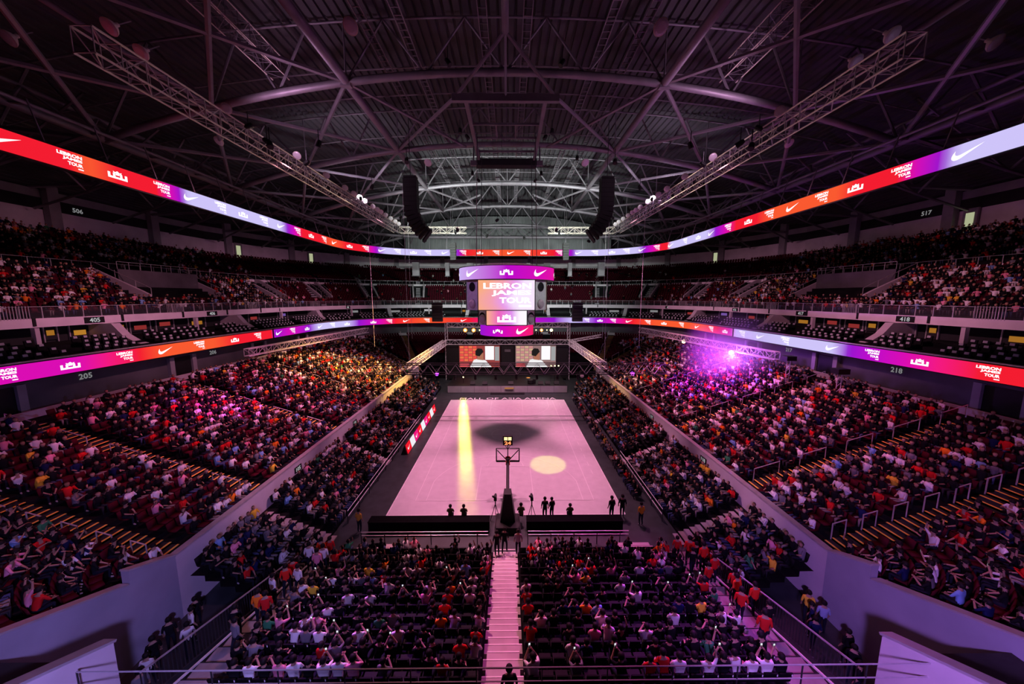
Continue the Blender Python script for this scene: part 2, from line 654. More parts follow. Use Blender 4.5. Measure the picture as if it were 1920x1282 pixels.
# --- lower bowl terrace, inner wall, back wall
LB_D, LB_Z, LB_N, LB_T, LB_R = 0.75, 2.75, 19, 0.85, 0.272
PL = plan(1.0)
prof = [(0.12, LB_Z)]
for i in range(LB_N):
    prof.append((LB_D + LB_T * i + 0.0 if i else LB_D, LB_Z + LB_R * i))
    prof.append((LB_D + LB_T * i, LB_Z + LB_R * (i + 1)))
# remove doubled first point
prof = [prof[0]] + prof[1:]
prof.append((21.2, LB_Z + LB_R * LB_N))
iF = [i for i, q in enumerate(PL) if q[2] == 0 and q[3] == 1]
lbm = sweep(prof, PL[:iF[0] + 1])
farp = [(LB_D + LB_T * 6 - 0.1, 0.0)] + prof[12:]
for part in (sweep(farp, PL[iF[0]:iF[-1] + 1]), sweep(prof, PL[iF[-1]:])):
    lbm.add(part.v, part.f)
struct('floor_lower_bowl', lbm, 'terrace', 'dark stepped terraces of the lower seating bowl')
PW_ = plan(0.12, arc=7)
iF = [i for i, q in enumerate(PW_) if q[2] == 0 and q[3] == 1]


def two_sides(pr, closed=False):
    m_ = sweep(pr, PW_[:iF[0] - 1], closed)
    q = sweep(pr, PW_[iF[-1] + 2:], closed)
    return m_.add(q.v, q.f)


struct('wall_bowl', two_sides([(0.0, 0.0), (0.0, 3.62), (0.30, 3.62), (0.30, 2.7)]), 'parapet', 'pale parapet wall along the foot of the lower seating bowl')
ob = MB()
# thin metal capping on the parapet
capo = two_sides([(-0.03, 3.56), (-0.03, 3.66), (0.34, 3.66), (0.34, 3.56)], True)
o = capo.build('trim_1', 'rail'); o['kind'] = 'structure'
lbtop = LB_Z + LB_R * LB_N
struct('wall_concourse', sweep([(20.3, lbtop - 0.2), (20.3, 10.8)], plan(0.85)), 'wall_grey', 'grey concourse wall under the lower display ribbon')
struct('trim_2', sweep([(18.6, lbtop - 0.1), (18.6, lbtop + 0.55), (18.85, lbtop + 0.55), (18.85, lbtop - 0.1)], plan(0.72)), 'parapet', 'pale low kerb behind the last lower row')
# concourse openings: dark doorways in the concourse wall, with pale jamb piers
k = 0
for side in (-1, 1):
    for yy in (24.5, 39.0, 51.0, 62.0):
        k += 1
        x = X0 + side * (W + 20.22)
        d = MB().box((x, yy, lbtop + 1.15), (0.12, 2.2, 2.3)).build('door_%d' % k, 'black')
        d['kind'] = 'structure'; d['label'] = 'dark concourse doorway in the grey wall below the lower ribbon'
        for e in (-1, 1):
            j = MB().box((x - side * 0.05, yy + e * 1.35, lbtop + 1.2), (0.5, 0.5, 2.45)).build('jamb', 'concrete', d)

# --- suite level slab, back wall
PS = plan(0.45)
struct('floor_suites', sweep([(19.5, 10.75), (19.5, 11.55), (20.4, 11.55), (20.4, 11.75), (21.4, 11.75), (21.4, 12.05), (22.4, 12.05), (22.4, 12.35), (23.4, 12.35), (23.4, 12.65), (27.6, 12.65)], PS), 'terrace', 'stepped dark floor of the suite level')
struct('floor_suites_edge', sweep([(19.5, 10.7), (27.0, 10.7)], PS), 'wall_dark')
struct('wall_suites', sweep([(27.5, 12.5), (27.5, 14.4)], PS), 'wall_dark', 'dark back wall of the suites')

# --- upper balcony fascia
FD = 26.0
fas = struct('wall_balcony', sweep([(FD, 14.22), (FD, 15.05), (FD + 0.25, 15.05), (FD + 0.25, 14.7), (27.8, 14.7), (27.8, 14.22)], PS, True), 'fascia', 'pale pink-lit concrete balcony front of the upper tier')

# --- upper tier terraces in two sections with a cross aisle
UT, UR = 0.86, 0.46
UA_D, UA_Z, UA_N = 27.0, 14.7, 11
prof = [(FD + 0.2, 14.7)]
for i in range(UA_N):
    prof.append((UA_D + UT * i, UA_Z + UR * i)); prof.append((UA_D + UT * i, UA_Z + UR * (i + 1)))
d1 = UA_D + UT * UA_N
z1 = UA_Z + UR * UA_N
UB_D, UB_Z, UB_N = d1 + 1.3, z1 + 0.9, 11
prof += [(UB_D - 0.25, z1), (UB_D - 0.25, UB_Z)]
for i in range(UB_N):
    prof.append((UB_D + UT * i, UB_Z + UR * i)); prof.append((UB_D + UT * i, UB_Z + UR * (i + 1)))
d2 = UB_D + UT * UB_N
z2 = UB_Z + UR * UB_N
prof.append((d2 + 2.0, z2))
PU = plan(0.4)
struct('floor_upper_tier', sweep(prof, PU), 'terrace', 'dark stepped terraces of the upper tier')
struct('trim_3', sweep([(UB_D - 0.32, UB_Z - 0.45), (UB_D - 0.32, UB_Z + 0.05), (UB_D - 0.05, UB_Z + 0.05), (UB_D - 0.05, UB_Z - 0.45)], PU, True), 'fascia', 'pale kerb of the cross aisle in the upper tier')
RD = d2 + 1.6
struct('wall_rear', sweep([(RD, z2 - 0.3), (RD, 29.35)], PU), 'fascia', 'pale lower band of the rear wall behind the upper tier')
struct('wall_rear_band', sweep([(RD - 0.05, 29.35), (RD - 0.05, 30.95)], PU), 'wall_dark', 'dark number band of the rear wall')
struct('wall_rear_top', sweep([(RD + 0.05, 30.95), (RD + 0.05, 32.1)], PU), 'concrete')
struct('wall_rear_upper', sweep([(RD + 0.1, 32.1), (RD + 0.1, 37)], PU), 'wall_dark')

# --- roof: ribbed deck arched across, hipped at the far end
def roof_z(x, y):
    z = 42.0 - 9.0 * (x / 64.0) ** 2
    if y > 84:
        z -= (y - 84) * 0.40
    return z


mb = MB()
ys = [-20, 10, 30, 48, 66, 84, 100, 124]
pitch = 0.8
nx = int(136 / pitch)
xs = []
for i in range(nx):
    x = -68 + i * pitch
    xs += [(x, 0), (x + 0.5, 0), (x + 0.56, 0.2), (x + 0.74, 0.2)]
vs = []
for y in ys:
    for x, dz in xs:
        vs.append((x, y, roof_z(x, y) + dz))
n = len(xs)
fs = []
for i in range(len(ys) - 1):
    for j in range(n - 1):
        fs.append((i * n + j, i * n + j + 1, (i + 1) * n + j + 1, (i + 1) * n + j))
mb.add(vs, fs)
struct('ceiling', mb, 'deck', 'dark ribbed metal roof deck')
mb = MB()
mb.add([(-70, 116, 20), (70, 116, 20), (70, 116, 34), (-70, 116, 34)], [(0, 1, 2, 3)])
struct('wall_far', mb, 'hip', 'grey ribbed far end wall under the roof')
mb = MB()
mb.add([(-70, -19, 0), (70, -19, 0), (70, -19, 44), (-70, -19, 44)], [(0, 1, 2, 3)])
struct('wall_near', mb, 'wall_dark')
# far louvre screen seen under the last arch: corrugated grey sheet as real ribs
mb = MB()
x = -26.0
vs = []
while x < 26:
    for dx, dy in ((0, 0), (0.25, 0), (0.32, 0.18), (0.57, 0.18)):
        vs.append((x + dx + X0, 89.5 + dy))
    x += 0.64
N = len(vs)
V = [(a, b, 27.6) for a, b in vs] + [(a, b, min(37.2, 37.6 - 0.0052 * (a - X0) ** 2)) for a, b in vs]
mb.add(V, [(i, i + 1, N + i + 1, N + i) for i in range(N - 1)])
struct('wall_end_screen', mb, 'hip', 'grey corrugated screen closing the far end below the roof')

# ================================================================== COURT
# laid mat with long low ripples
mb = MB()
nx_, ny_ = 90, 150
x0, x1, y0, y1 = -9.6, 9.15, 24.85, 55.15
for j in range(ny_ + 1):
    for i in range(nx_ + 1):
        x = x0 + (x1 - x0) * i / nx_
        y = y0 + (y1 - y0) * j / ny_
        z = 0.045 + 0.0022 * math.sin(y * 2.3 + 1.7 * math.sin(x * 0.9)) * math.sin(x * 1.7 + y * 0.35) + 0.0016 * math.sin(5.1 * y + 3 * x + 2 * math.sin(1.3 * x + y))
        mb.v.append((x, y, z))
for j in range(ny_):
    for i in range(nx_):
        a = j * (nx_ + 1) + i
        mb.f.append((a, a + 1, a + nx_ + 2, a + nx_ + 1))
court = thing('court_mat', 'large pale court mat lit pink, in the middle of the arena floor', 'court mat')
cm = mb.build('mat_sheet', 'mat_vinyl', court, smooth=True)
edge = MB()
for a, b in (((x0, y0), (x1, y0)), ((x1, y0), (x1, y1)), ((x1, y1), (x0, y1)), ((x0, y1), (x0, y0))):
    edge.bar((a[0], a[1], 0.02), (b[0], b[1], 0.02), 0.10, 0.05)
edge.build('mat_edge', 'line', court)
CX, CY = -0.35, 40.75
LZ = 0.068


def strip(pts, w=0.055):
    m_ = MB()
    for a, b in zip(pts, pts[1:]):
        dx, dy = b[0] - a[0], b[1] - a[1]
        l = math.hypot(dx, dy)
        nx2, ny2 = -dy / l * w / 2, dx / l * w / 2
        m_.add([(a[0] + nx2, a[1] + ny2, LZ), (a[0] - nx2, a[1] - ny2, LZ), (b[0] - nx2, b[1] - ny2, LZ), (b[0] + nx2, b[1] + ny2, LZ)], [(0, 1, 2, 3)])
    return m_


def arcp(cx, cy, r_, a0, a1, n=28):
    return [(cx + r_ * math.cos(R(a0 + (a1 - a0) * i / n)), cy + r_ * math.sin(R(a0 + (a1 - a0) * i / n))) for i in range(n + 1)]


bx0, bx1, by0, by1 = CX - 7.5, CX + 7.5, CY - 14, CY + 14
for pts in ([(bx0, by0), (bx1, by0)], [(bx1, by0), (bx1, by1)], [(bx1, by1), (bx0, by1)], [(bx0, by1), (bx0, by0)]):
    strip(pts).build('boundary_line', 'line', court)
strip([(bx0, CY), (bx1, CY)]).build('centre_line', 'line', court)
strip(arcp(CX, CY, 1.8, 0, 360, 40)).build('centre_circle', 'line', court)
for sg, yb in ((1, by0), (-1, by1)):
    strip([(CX - 2.45, yb), (CX - 2.45, yb + sg * 5.8), (CX + 2.45, yb + sg * 5.8), (CX + 2.45, yb)]).build('key_line', 'line', court)
    strip(arcp(CX, yb + sg * 5.8, 1.8, 0 if sg > 0 else 180, 180 if sg > 0 else 360)).build('free_throw_arc', 'line', court)
    hy = yb + sg * 1.575
    a0 = math.degrees(math.asin((1.42) / 6.75))
    pts = arcp(CX, hy, 6.75, 12, 168, 40)
    if sg < 0:
        pts = [(p[0], 2 * hy - p[1]) for p in pts]
    strip([(pts[0][0], yb)] + pts + [(pts[-1][0], yb)]).build('three_point_line', 'line', court)
# volleyball-like dashed line near the right side
for i in range(14):
    y = 31 + i * 1.65
    strip([(8.1, y), (8.1, y + 0.8)], 0.05).build('dash_line', 'line', court)
# lettering on the dark floor behind the court
t = flat_text('MALL OF ASIA ARENA', lambda u, v: (CX + 0.2 + u, 55.5 + v * 1.0, 0.012), 1.0, 16.2, 0.0)
t.build('floor_lettering', 'line', floor)['label'] = 'pale words MALL OF ASIA ARENA on the floor'

# ================================================================== DISPLAY RIBBONS
UP_KEYS = [(7.4, RED), (10.9, RED), (12.0, ORG), (14.0, RED), (17.3, RED), (18.5, MGT), (19.6, PUR), (20.4, LAV), (34.5, LAV), (36.1, PUR), (37.9, MGT), (39.7, RED), (45.0, RED), (49.5, ORG), (53.3, RED), (57.9, RED), (59.3, MGT), (60.6, PUR), (62.3, LAV), (76.2, LAV), (78.4, PUR), (80.1, RED), (89.6, ORG), (100.6, RED), (102.6, MGT), (104.8, PUR), (106.0, LAV), (119.2, LAV), (120.7, PUR), (122.8, MGT), (124.9, RED), (126.6, RED), (127.5, LAV), (139.0, LAV), (141.4, PUR), (144.0, MGT), (146.2, RED), (150.4, RED), (153.1, ORG), (161.3, ORG), (163.1, RED), (166.8, RED), (167.7, MGT), (169.5, PUR), (170.4, LAV), (173.5, LAV)]
UP_GFX = [(7.5, 's'), (10.9, 't'), (14.0, 'c'), (17.7, 't'), (20.7, 's'), (24.3, 't'), (27.6, 'c'), (31.2, 't'), (34.7, 's'), (38.5, 't'), (42.2, 'c'), (46.2, 't'), (49.7, 's'), (54.0, 'c'), (57.9, 't'), (61.6, 's'), (64.9, 't'), (68.4, 'c'), (71.6, 't'), (75.6, 's'), (79.6, 't'), (83.5, 'c'), (87.2, 't'), (90.6, 's'), (94.3, 't'), (98.1, 'c'), (101.6, 't'), (106.2, 's'), (109.8, 't'), (113.6, 'c'), (116.8, 't'), (120.4, 's'), (123.8, 't'), (127.6, 's'), (132.2, 't'), (136.6, 'c'), (140.4, 's'), (144.5, 't'), (148.8, 'c'), (152.5, 't'), (156.0, 's'), (159.6, 't'), (163.1, 'c'), (166.8, 't'), (170.9, 's')]
LO_KEYS = [(8.1, MGT), (9.2, MGT), (12.3, MGT), (14.7, PNK), (17.4, RED), (20.0, ORG), (26.0, ORG), (29.4, RED), (36.6, RED), (37.0, PUR), (41.2, MGT), (46.6, PUR), (49.8, LAV), (57.4, LAV), (60.2, PUR), (65.2, MGT), (68.7, RED), (76.2, ORG), (86.6, RED), (95.8, MGT), (107.7, PUR), (112.3, LAV), (117.9, PUR), (122.0, MGT), (126.3, RED), (132.1, ORG), (145.4, ORG), (149.9, RED), (153.7, MGT), (154.8, LAV), (171.1, LAV), (173.0, PUR), (175.2, VIO), (178.3, MGT), (180.7, PNK), (183.3, RED), (185.5, RED)]
LO_GFX = [(8.2, 't'), (12.0, 'c'), (16.1, 't'), (20.0, 's'), (24.0, 't'), (29.3, 'c'), (33.5, 't'), (38.2, 's'), (41.6, 't'), (45.8, 'c'), (50.1, 's'), (53.6, 't'), (57.4, 'c'), (63.7, 'c'), (67.4, 't'), (71.4, 's'), (76.2, 't'), (85.3, 's'), (115.6, 't'), (118.8, 'c'), (121.9, 't'), (125.7, 's'), (130.1, 't'), (134.1, 'c'), (138.7, 't'), (143.6, 's'), (148.1, 't'), (152.1, 'c'), (156.3, 't'), (160.2, 's'), (164.6, 't'), (171.2, 's'), (175.4, 't'), (179.4, 'c'), (183.7, 't')]
GK = {'t': 'text', 's': 'swoosh', 'c': 'crown'}
GN = {'t': 'lettering', 's': 'swoosh_mark', 'c': 'crown_emblem'}


def ribbon(name, label, d, z0, z1_, s0, s1, keys, gfx, seams=()):
    root = thing(name, label, 'display')
    mb = MB()
    n = int((s1 - s0) / 0.45)
    h = z1_ - z0
    for i in range(n + 1):
        s = s0 + (s1 - s0) * i / n
        x, y, nx_, ny_ = ring(d, s)
        col = grad(keys, s)
        mb.v += [(x + nx_ * 0.06, y + ny_ * 0.06, z0), (x + nx_ * 0.06, y + ny_ * 0.06, z1_)]
        mb.c += [col, col]
    for i in range(n):
        mb.f.append((2 * i, 2 * i + 1, 2 * i + 3, 2 * i + 2))
    mb.build('screen', 'led', root)
    hb = MB()
    prof = [(0.0, z0 - 0.10), (0.0, z1_ + 0.10), (-0.30, z1_ + 0.10), (-0.30, z0 - 0.10)]
    for i in range(n + 1):
        s = s0 + (s1 - s0) * i / n
        x, y, nx_, ny_ = ring(d, s)
        for dd, z in prof:
            hb.v.append((x + nx_ * dd, y + ny_ * dd, z))
    for i in range(n):
        for j in range(4):
            k2 = (j + 1) % 4
            hb.f.append((i * 4 + j, i * 4 + k2, i * 4 + 4 + k2, i * 4 + 4 + j))
    hb.build('housing', 'black', root)
    for s, kd in gfx:
        hh = {'t': 0.76, 's': 0.50, 'c': 0.46}[kd] * h

        def fn(u, v, s=s, hh=hh):
            x, y, nx_, ny_ = ring(d, s + u)
            return (x + nx_ * 0.085, y + ny_ * 0.085, (z0 + z1_) / 2 - hh / 2 + v)
        graphic(GK[kd], fn, hh).build(GN[kd], 'led_white', root)
    for s in seams:
        x, y, nx_, ny_ = ring(d, s)
        MB().box((x + nx_ * 0.09, y + ny_ * 0.09, (z0 + z1_) / 2), (0.05, 0.25, h + 0.25)).build('seam', 'black', root)
    return root


ribbon('ribbon_display', 'bright upper display ribbon hung in a ring under the roof trusses', 15.3, 26.40, 27.78, -4, ring_total(15.3) + 4, UP_KEYS, UP_GFX)
ribbon('ribbon_display', 'bright lower display ribbon along the edge of the suite level', 19.3, 10.72, 11.98, -10, ring_total(19.3) + 10, LO_KEYS, LO_GFX, (36.8, 154.2))
mb = MB()
# thin pale capping above the lower ribbon
o = sweep([(19.25, 12.08), (19.25, 12.16), (19.7, 12.16), (19.7, 12.08)], plan(0.35), True).build('trim_4', 'rail'); o['kind'] = 'structure'
# hangers for the upper ribbon
hg = thing('ribbon_hangers', 'slim steel hanger rods carrying the upper display ribbon', 'hangers')
for i in range(46):
    s = 2 + i * (ring_total(15.3) - 4) / 45
    x, y, nx_, ny_ = ring(15.5, s)
    MB().bar((x, y, 27.85), (x - nx_ * 0.8, y - ny_ * 0.8, 30.8), 0.07).build('rod', 'steel', hg)

# ================================================================== SCOREBOARD
SB = thing('scoreboard', 'four-sided hanging scoreboard with screens between two round display bands', 'scoreboard')
sx, sy = X0 + 0.0, 42.6


def band(r_, z0, z1_, keys, name):
    mb = MB()
    n = 48
    for i in range(n + 1):
        a = -PI / 2 + 2 * PI * i / n - PI
        x, y = sx + r_ * math.cos(a), sy + r_ * math.sin(a)
        s = i / n
        col = grad(keys, s)
        mb.v += [(x, y, z0), (x, y, z1_)]
        mb.c += [col, col]
    for i in range(n):
        mb.f.append((2 * i, 2 * i + 1, 2 * i + 3, 2 * i + 2))
    o_ = mb.build(name, 'led', SB)
    lid = MB().lathe((sx, sy, z0 - 0.08), [(r_ + 0.03, 0), (r_ + 0.03, 0.08), (r_ - 0.4, 0.08)], 48)
    lid.lathe((sx, sy, z1_), [(r_ - 0.4, 0), (r_ + 0.03, 0.0), (r_ + 0.03, 0.08), (r_ - 0.4, 0.08)], 48)
    lid.build('band_rim', 'dark', o_)
    return o_


# angle runs so that 0.5 faces the camera; 0.25 camera-left
tk = [(0.0, PUR), (0.22, LAV), (0.36, (0.60, 0.35, 0.85)), (0.5, VIO), (0.62, MGT), (0.80, PNK), (1.0, PUR)]
top = band(5.75, 18.95, 20.35, tk, 'upper_band')
bk = [(0.0, PNK), (0.3, PUR), (0.42, VIO), (0.5, MGT), (0.62, PNK), (0.8, RED), (1, PNK)]
low = band(3.3, 12.45, 13.70, bk, 'lower_band')


def bandfn(r_, a0, zc, hh):
    def fn(u, v):
        a = a0 + u / r_
        return (sx + (r_ + 0.03) * math.cos(a), sy + (r_ + 0.03) * math.sin(a), zc - hh / 2 + v)
    return fn


for kd, a0, hh in (('crown', -PI / 2, 0.62), ('swoosh', -PI / 2 - 0.72, 0.80), ('swoosh', -PI / 2 + 0.72, 0.80), ('crown', -PI / 2 - 1.42, 0.62), ('crown', -PI / 2 + 1.42, 0.62), ('crown', PI / 2, 0.62), ('swoosh', PI / 2 + 0.7, 0.8)):
    graphic(kd, bandfn(5.75, a0, 19.65, hh), hh).build(kd + '_mark', 'led_white', top)
for kd, a0, hh in (('crown', -PI / 2 - 0.32, 0.52), ('swoosh', -PI / 2 + 0.62, 0.74), ('swoosh', PI / 2, 0.74)):
    graphic(kd, bandfn(3.3, a0, 13.08, hh), hh).build(kd + '_mark', 'led_white', low)


def screen_cols(u, v):
    a = (0.95, 0.42, 0.22); b = (0.90, 0.35, 0.45); c = (0.80, 0.32, 0.85); d = (0.95, 0.80, 1.0)
    t = min(1, max(0, u + 0.12 * math.sin(5 * v)))
    return grad([(0, a), (0.35, b), (0.55, c), (0.72, d), (1, d)], t)


def quad_screen(w, z0, z1_, dist, rot, name, parent, colf=screen_cols):
    """screen facing outwards at angle rot (0 = towards the camera)"""
    mb = MB()
    n, m_ = 16, 8
    cs, sn = math.cos(rot), math.sin(rot)

    def P(u, v, off=0.0):
        lx, ly = u, -(dist + off)
        return (sx + lx * cs - ly * sn, sy + lx * sn + ly * cs, z0 + v)
    for j in range(m_ + 1):
        for i in range(n + 1):
            mb.v.append(P(-w / 2 + w * i / n, (z1_ - z0) * j / m_))
            mb.c.append(colf(i / n, j / m_))
    for j in range(m_):
        for i in range(n):
            a = j * (n + 1) + i
            mb.f.append((a, a + 1, a + n + 2, a + n + 1))
    o_ = mb.build(name, 'led', parent)
    fr = MB()
    for a, b in (((-w / 2, 0), (w / 2, 0)), ((-w / 2, z1_ - z0), (w / 2, z1_ - z0)), ((-w / 2, 0), (-w / 2, z1_ - z0)), ((w / 2, 0), (w / 2, z1_ - z0))):
        fr.bar(P(a[0], a[1], 0.0), P(b[0], b[1], 0.0), 0.09)
    fr.build('frame', 'dark', o_)
    return o_, P


for q in range(4):
    so, P = quad_screen(6.3, 15.55, 18.9, 4.6, q * PI / 2, 'main_screen', SB)
    hh = 0.62
    for s_, x1_, zz, wd in (('LEBRON', 2.75, 2.35, 5.3), ('JAMES', 2.75, 1.55, 4.4), ('TOUR', 2.75, 0.78, 3.55)):
        flat_text(s_, lambda u, v, x1_=x1_, zz=zz, wd=wd: P(x1_ - wd / 2 + u, zz + v, 0.03), 0.66, wd, 0.04).build('lettering', 'led_white', so)
    MB().add([P(1.35, 0.35, 0.03), P(2.75, 0.35, 0.03), P(2.75, 0.6, 0.03), P(1.35, 0.6, 0.03)], [(0, 1, 2, 3)]).build('lettering', 'led_white', so)
    s2, P2 = quad_screen(4.7, 13.78, 15.5, 3.35, q * PI / 2, 'lower_screen', SB, lambda u, v: grad([(0, (0.95, 0.45, 0.25)), (0.3, (0.85, 0.12, 0.5)), (0.62, (0.75, 0.28, 0.85)), (0.8, (1, 0.9, 1)), (1, (1, 0.95, 1))], u))
    graphic('crown', lambda u, v: P2(u, 0.35 + v, 0.03), 0.95).build('crown_emblem', 'led_white', s2)
# grey corner panels with round vents between the screens
for q in range(4):
    a = PI / 4 + q * PI / 2
    for (dist, w_, z0, z1_, wd) in ((5.46, 2.05, 15.55, 18.9, 3.9), (4.02, 1.42, 13.78, 15.5, 2.9)):
        cs, sn = math.cos(a), math.sin(a)
        c = (sx + sn * dist, sy - cs * dist)
        pn = MB().box((c[0] - sn * 0.35, c[1] + cs * 0.35, (z0 + z1_) / 2), (w_, 0.6, z1_ - z0), a).build('corner_panel', 'grey_panel', SB)
        MB().lathe((c[0] - sn * 0.04, c[1] + cs * 0.04, z1_ - 0.75), [(0.50, 0), (0.52, 0.05), (0.46, 0.05), (0.46, 0.0)], 16, (sn, -cs, 0)).build('vent_ring', 'dark', pn)
        MB().lathe((c[0] - sn * 0.04, c[1] + cs * 0.04, z0 + 0.7), [(0.55, 0), (0.5, 0.12), (0.3, 0.2)], 16, (sn, -cs, 0)).build('loudspeaker_dome', 'concrete', pn)
core = MB().box((sx, sy, 16.4), (4.4, 4.4, 7.6)).build('core', 'dark', SB)
MB().lathe((sx, sy, 20.35), [(5.6, 0), (5.2, 0.12), (0.8, 0.9)], 24).build('roof_cone', 'dark', SB)
for ex in (-3.4, 3.4):
    for ey in (-3.4, 3.4):
        MB().tube([(sx + ex, sy + ey, 20.3), (sx + ex * 0.9, sy + ey * 0.9 - 1.0, 34.2)], 0.04, 5).build('hoist_cable', 'rail_dark', SB)
MB().bar((sx - 0.45, sy - 5.8, 20.4), (sx - 0.45, sy - 5.4, 34.2), 0.03).build('hoist_cable', 'rail_dark', SB)

# ================================================================== ROOF STEEL
ARCH_Y = [19.0, 33.5, 48.0, 63.5, 79.0, 89.0]


def zb(x):
    return 37.0 - 5.8 * (x / 36.5) ** 2


def zt(x):
    return roof_z(x, 0) - 0.55


BN = [-36.5, -26.5, -20.4, -14.3, -7.2, 0, 7.2, 14.3, 20.4, 26.5, 36.5]
for ai, ay in enumerate(ARCH_Y):
    rt = thing('roof_truss', '%s arched tubular steel truss spanning under the roof deck, counted from the camera' % nth(ai + 1), 'roof truss', group='arched roof trusses')
    hipz = max(0, ay - 84) * 0.40
    xsn = [-36.5 + 73 * i / 24 for i in range(25)]
    MB().tube([(X0 + x, ay, zb(x) - hipz) for x in xsn], 0.33, 8).build('bottom_chord', 'steel', rt, True)
    xst = [-60 + 120 * i / 24 for i in range(25)]
    MB().tube([(X0 + x, ay, zt(x) - hipz) for x in xst], 0.11, 6).build('top_chord', 'steel', rt, True)
    tops = [-52, -42, -31.5, -23.5, -17.4, -10.8, -3.6, 3.6, 10.8, 17.4, 23.5, 31.5, 42, 52]
    for i, bxn in enumerate(BN):
        for tx in (tops[i + 1], tops[i + 2]):
            MB().tube([(X0 + bxn, ay, zb(bxn) - hipz), (X0 + tx, ay, zt(tx) - hipz)], 0.115, 6, False).build('web_member', 'steel', rt)
    for bxn in (-26.5, -14.3, 14.3, 26.5, 0):
        MB().tube([(X0 + bxn, ay, zb(bxn) - hipz), (X0 + bxn, ay, zt(bxn) - hipz)], 0.07, 6, False).build('web_member', 'steel', rt)
    for sg in (-1, 1):
        # outer legs that carry the arch down to the rear wall columns
        MB().tube([(X0 + sg * 36.5, ay, zb(36.5) - hipz), (X0 + sg * 46, ay, 32.2 - hipz), (X0 + sg * 63, ay, 31.5 - hipz)], 0.24, 6).build('outer_leg', 'steel', rt)
        for xa, xb in ((46, 42), (46, 52), (55, 52), (55, 59)):
            MB().tube([(X0 + sg * xa, ay, 32 - hipz), (X0 + sg * xb, ay, zt(xb) - hipz)], 0.13, 6, False).build('web_member', 'steel', rt)
        # gusset plates at the main nodes
        for bxn in (14.3, 26.5):
            MB().box((X0 + sg * bxn, ay, zb(bxn) - hipz), (0.9, 0.5, 0.8)).build('gusset', 'steel', rt)

for nm, xx, r_ in (('left', -14.3, 0.37), ('right', 14.3, 0.37), ('ridge', 0, 0.30), ('outer left', -26.5, 0.18), ('outer right', 26.5, 0.18)):
    z_ = zb(xx) if xx else 37.9
    o = MB().tube([(X0 + xx, 12, z_), (X0 + xx, 30.0 if xx == 0 else (86 if abs(xx) < 20 else 79), z_)], r_, 8).build('roof_beam', 'steel', smooth=True)
    tag(o, 'long straight %s steel tube running down the roof' % nm, 'beam')
# ring chord over the upper ribbon
rc = thing('ring_truss', 'curved steel ring truss above the upper display ribbon', 'ring truss')
n = 90
for dd, zz, r_ in ((19.3, 31.2, 0.34), (22.2, 34.0, 0.20), (17.4, 30.9, 0.14)):
    MB().tube([(ring(dd, -6 + (ring_total(dd) + 12) * i / n)[0], ring(dd, -6 + (ring_total(dd) + 12) * i / n)[1], zz) for i in range(n + 1)], r_, 6).build('chord', 'steel', rc, True)
for i in range(40):
    s = -4 + i * 5.0
    f = s / ring_total(19.3)
    a = ring(19.3, s); b = ring(22.2, (s + 2.5) * ring_total(22.2) / ring_total(19.3)); c = ring(22.2, (s - 2.5) * ring_total(22.2) / ring_total(19.3)); e = ring(17.4, s * ring_total(17.4) / ring_total(19.3))
    for q, zq in ((b, 34.0), (c, 34.0), (e, 30.9)):
        MB().tube([(a[0], a[1], 31.2), (q[0], q[1], zq)], 0.12, 5, False).build('web_member', 'steel', rc)
# horizontal X bracing between the arches
br = thing('roof_bracing', 'crossed steel bracing tubes lying between the arched trusses', 'bracing')
for y_a, y_b in zip(ARCH_Y[:-2], ARCH_Y[1:-1]):
    for sg in (-1, 1):
        for xa, xb in ((36.5, 26.5), (26.5, 36.5), (26.5, 14.3), (14.3, 26.5)):
            MB().tube([(X0 + sg * xa, y_a, zb(xa)), (X0 + sg * xb, y_b, zb(xb))], 0.19, 6, False).build('brace', 'steel', br)
        if y_a in (33.5, 63.5):
            MB().tube([(X0 + sg * 14.3, y_a, zb(14.3)), (X0 + sg * 5.0, y_a + 11.5, 35.4)], 0.17, 6, False).build('brace', 'steel', br)
            MB().tube([(X0 + sg * 14.3, y_b, zb(14.3)), (X0 + sg * 4.7, y_a + 0.6, 35.2)], 0.17, 6, False).build('brace', 'steel', br)
# radial struts from the ring back to the rear wall (dark lattice between ribbon and rear seats)
rs = thing('radial_struts', 'dark steel struts between the ring truss and the rear wall', 'struts')
for i in range(30):
    f = (i + 0.5) / 30
    if abs(f - 0.5) < 0.10:
        continue
    a = ring(19.3, f * ring_total(19.3)); b = ring(34, f * ring_total(34)); c = ring(47, f * ring_total(47))
    MB().tube([(a[0], a[1], 31.2), (b[0], b[1], 29.8), (c[0], c[1], 29.0)], 0.17, 6).build('strut', 'steel', rs)
    a2 = ring(34, (f + 0.5 / 30) * ring_total(34)); a3 = ring(34, (f - 0.5 / 30) * ring_total(34))
    MB().tube([(b[0], b[1], 29.8), (a2[0], a2[1], 33.4)], 0.12, 5, False).build('strut', 'steel', rs)
    MB().tube([(b[0], b[1], 29.8), (a3[0], a3[1], 33.4)], 0.12, 5, False).build('strut', 'steel', rs)
    MB().tube([(b[0], b[1], 29.8), (a[0], a[1], 34.5)], 0.12, 5, False).build('strut', 'steel', rs)
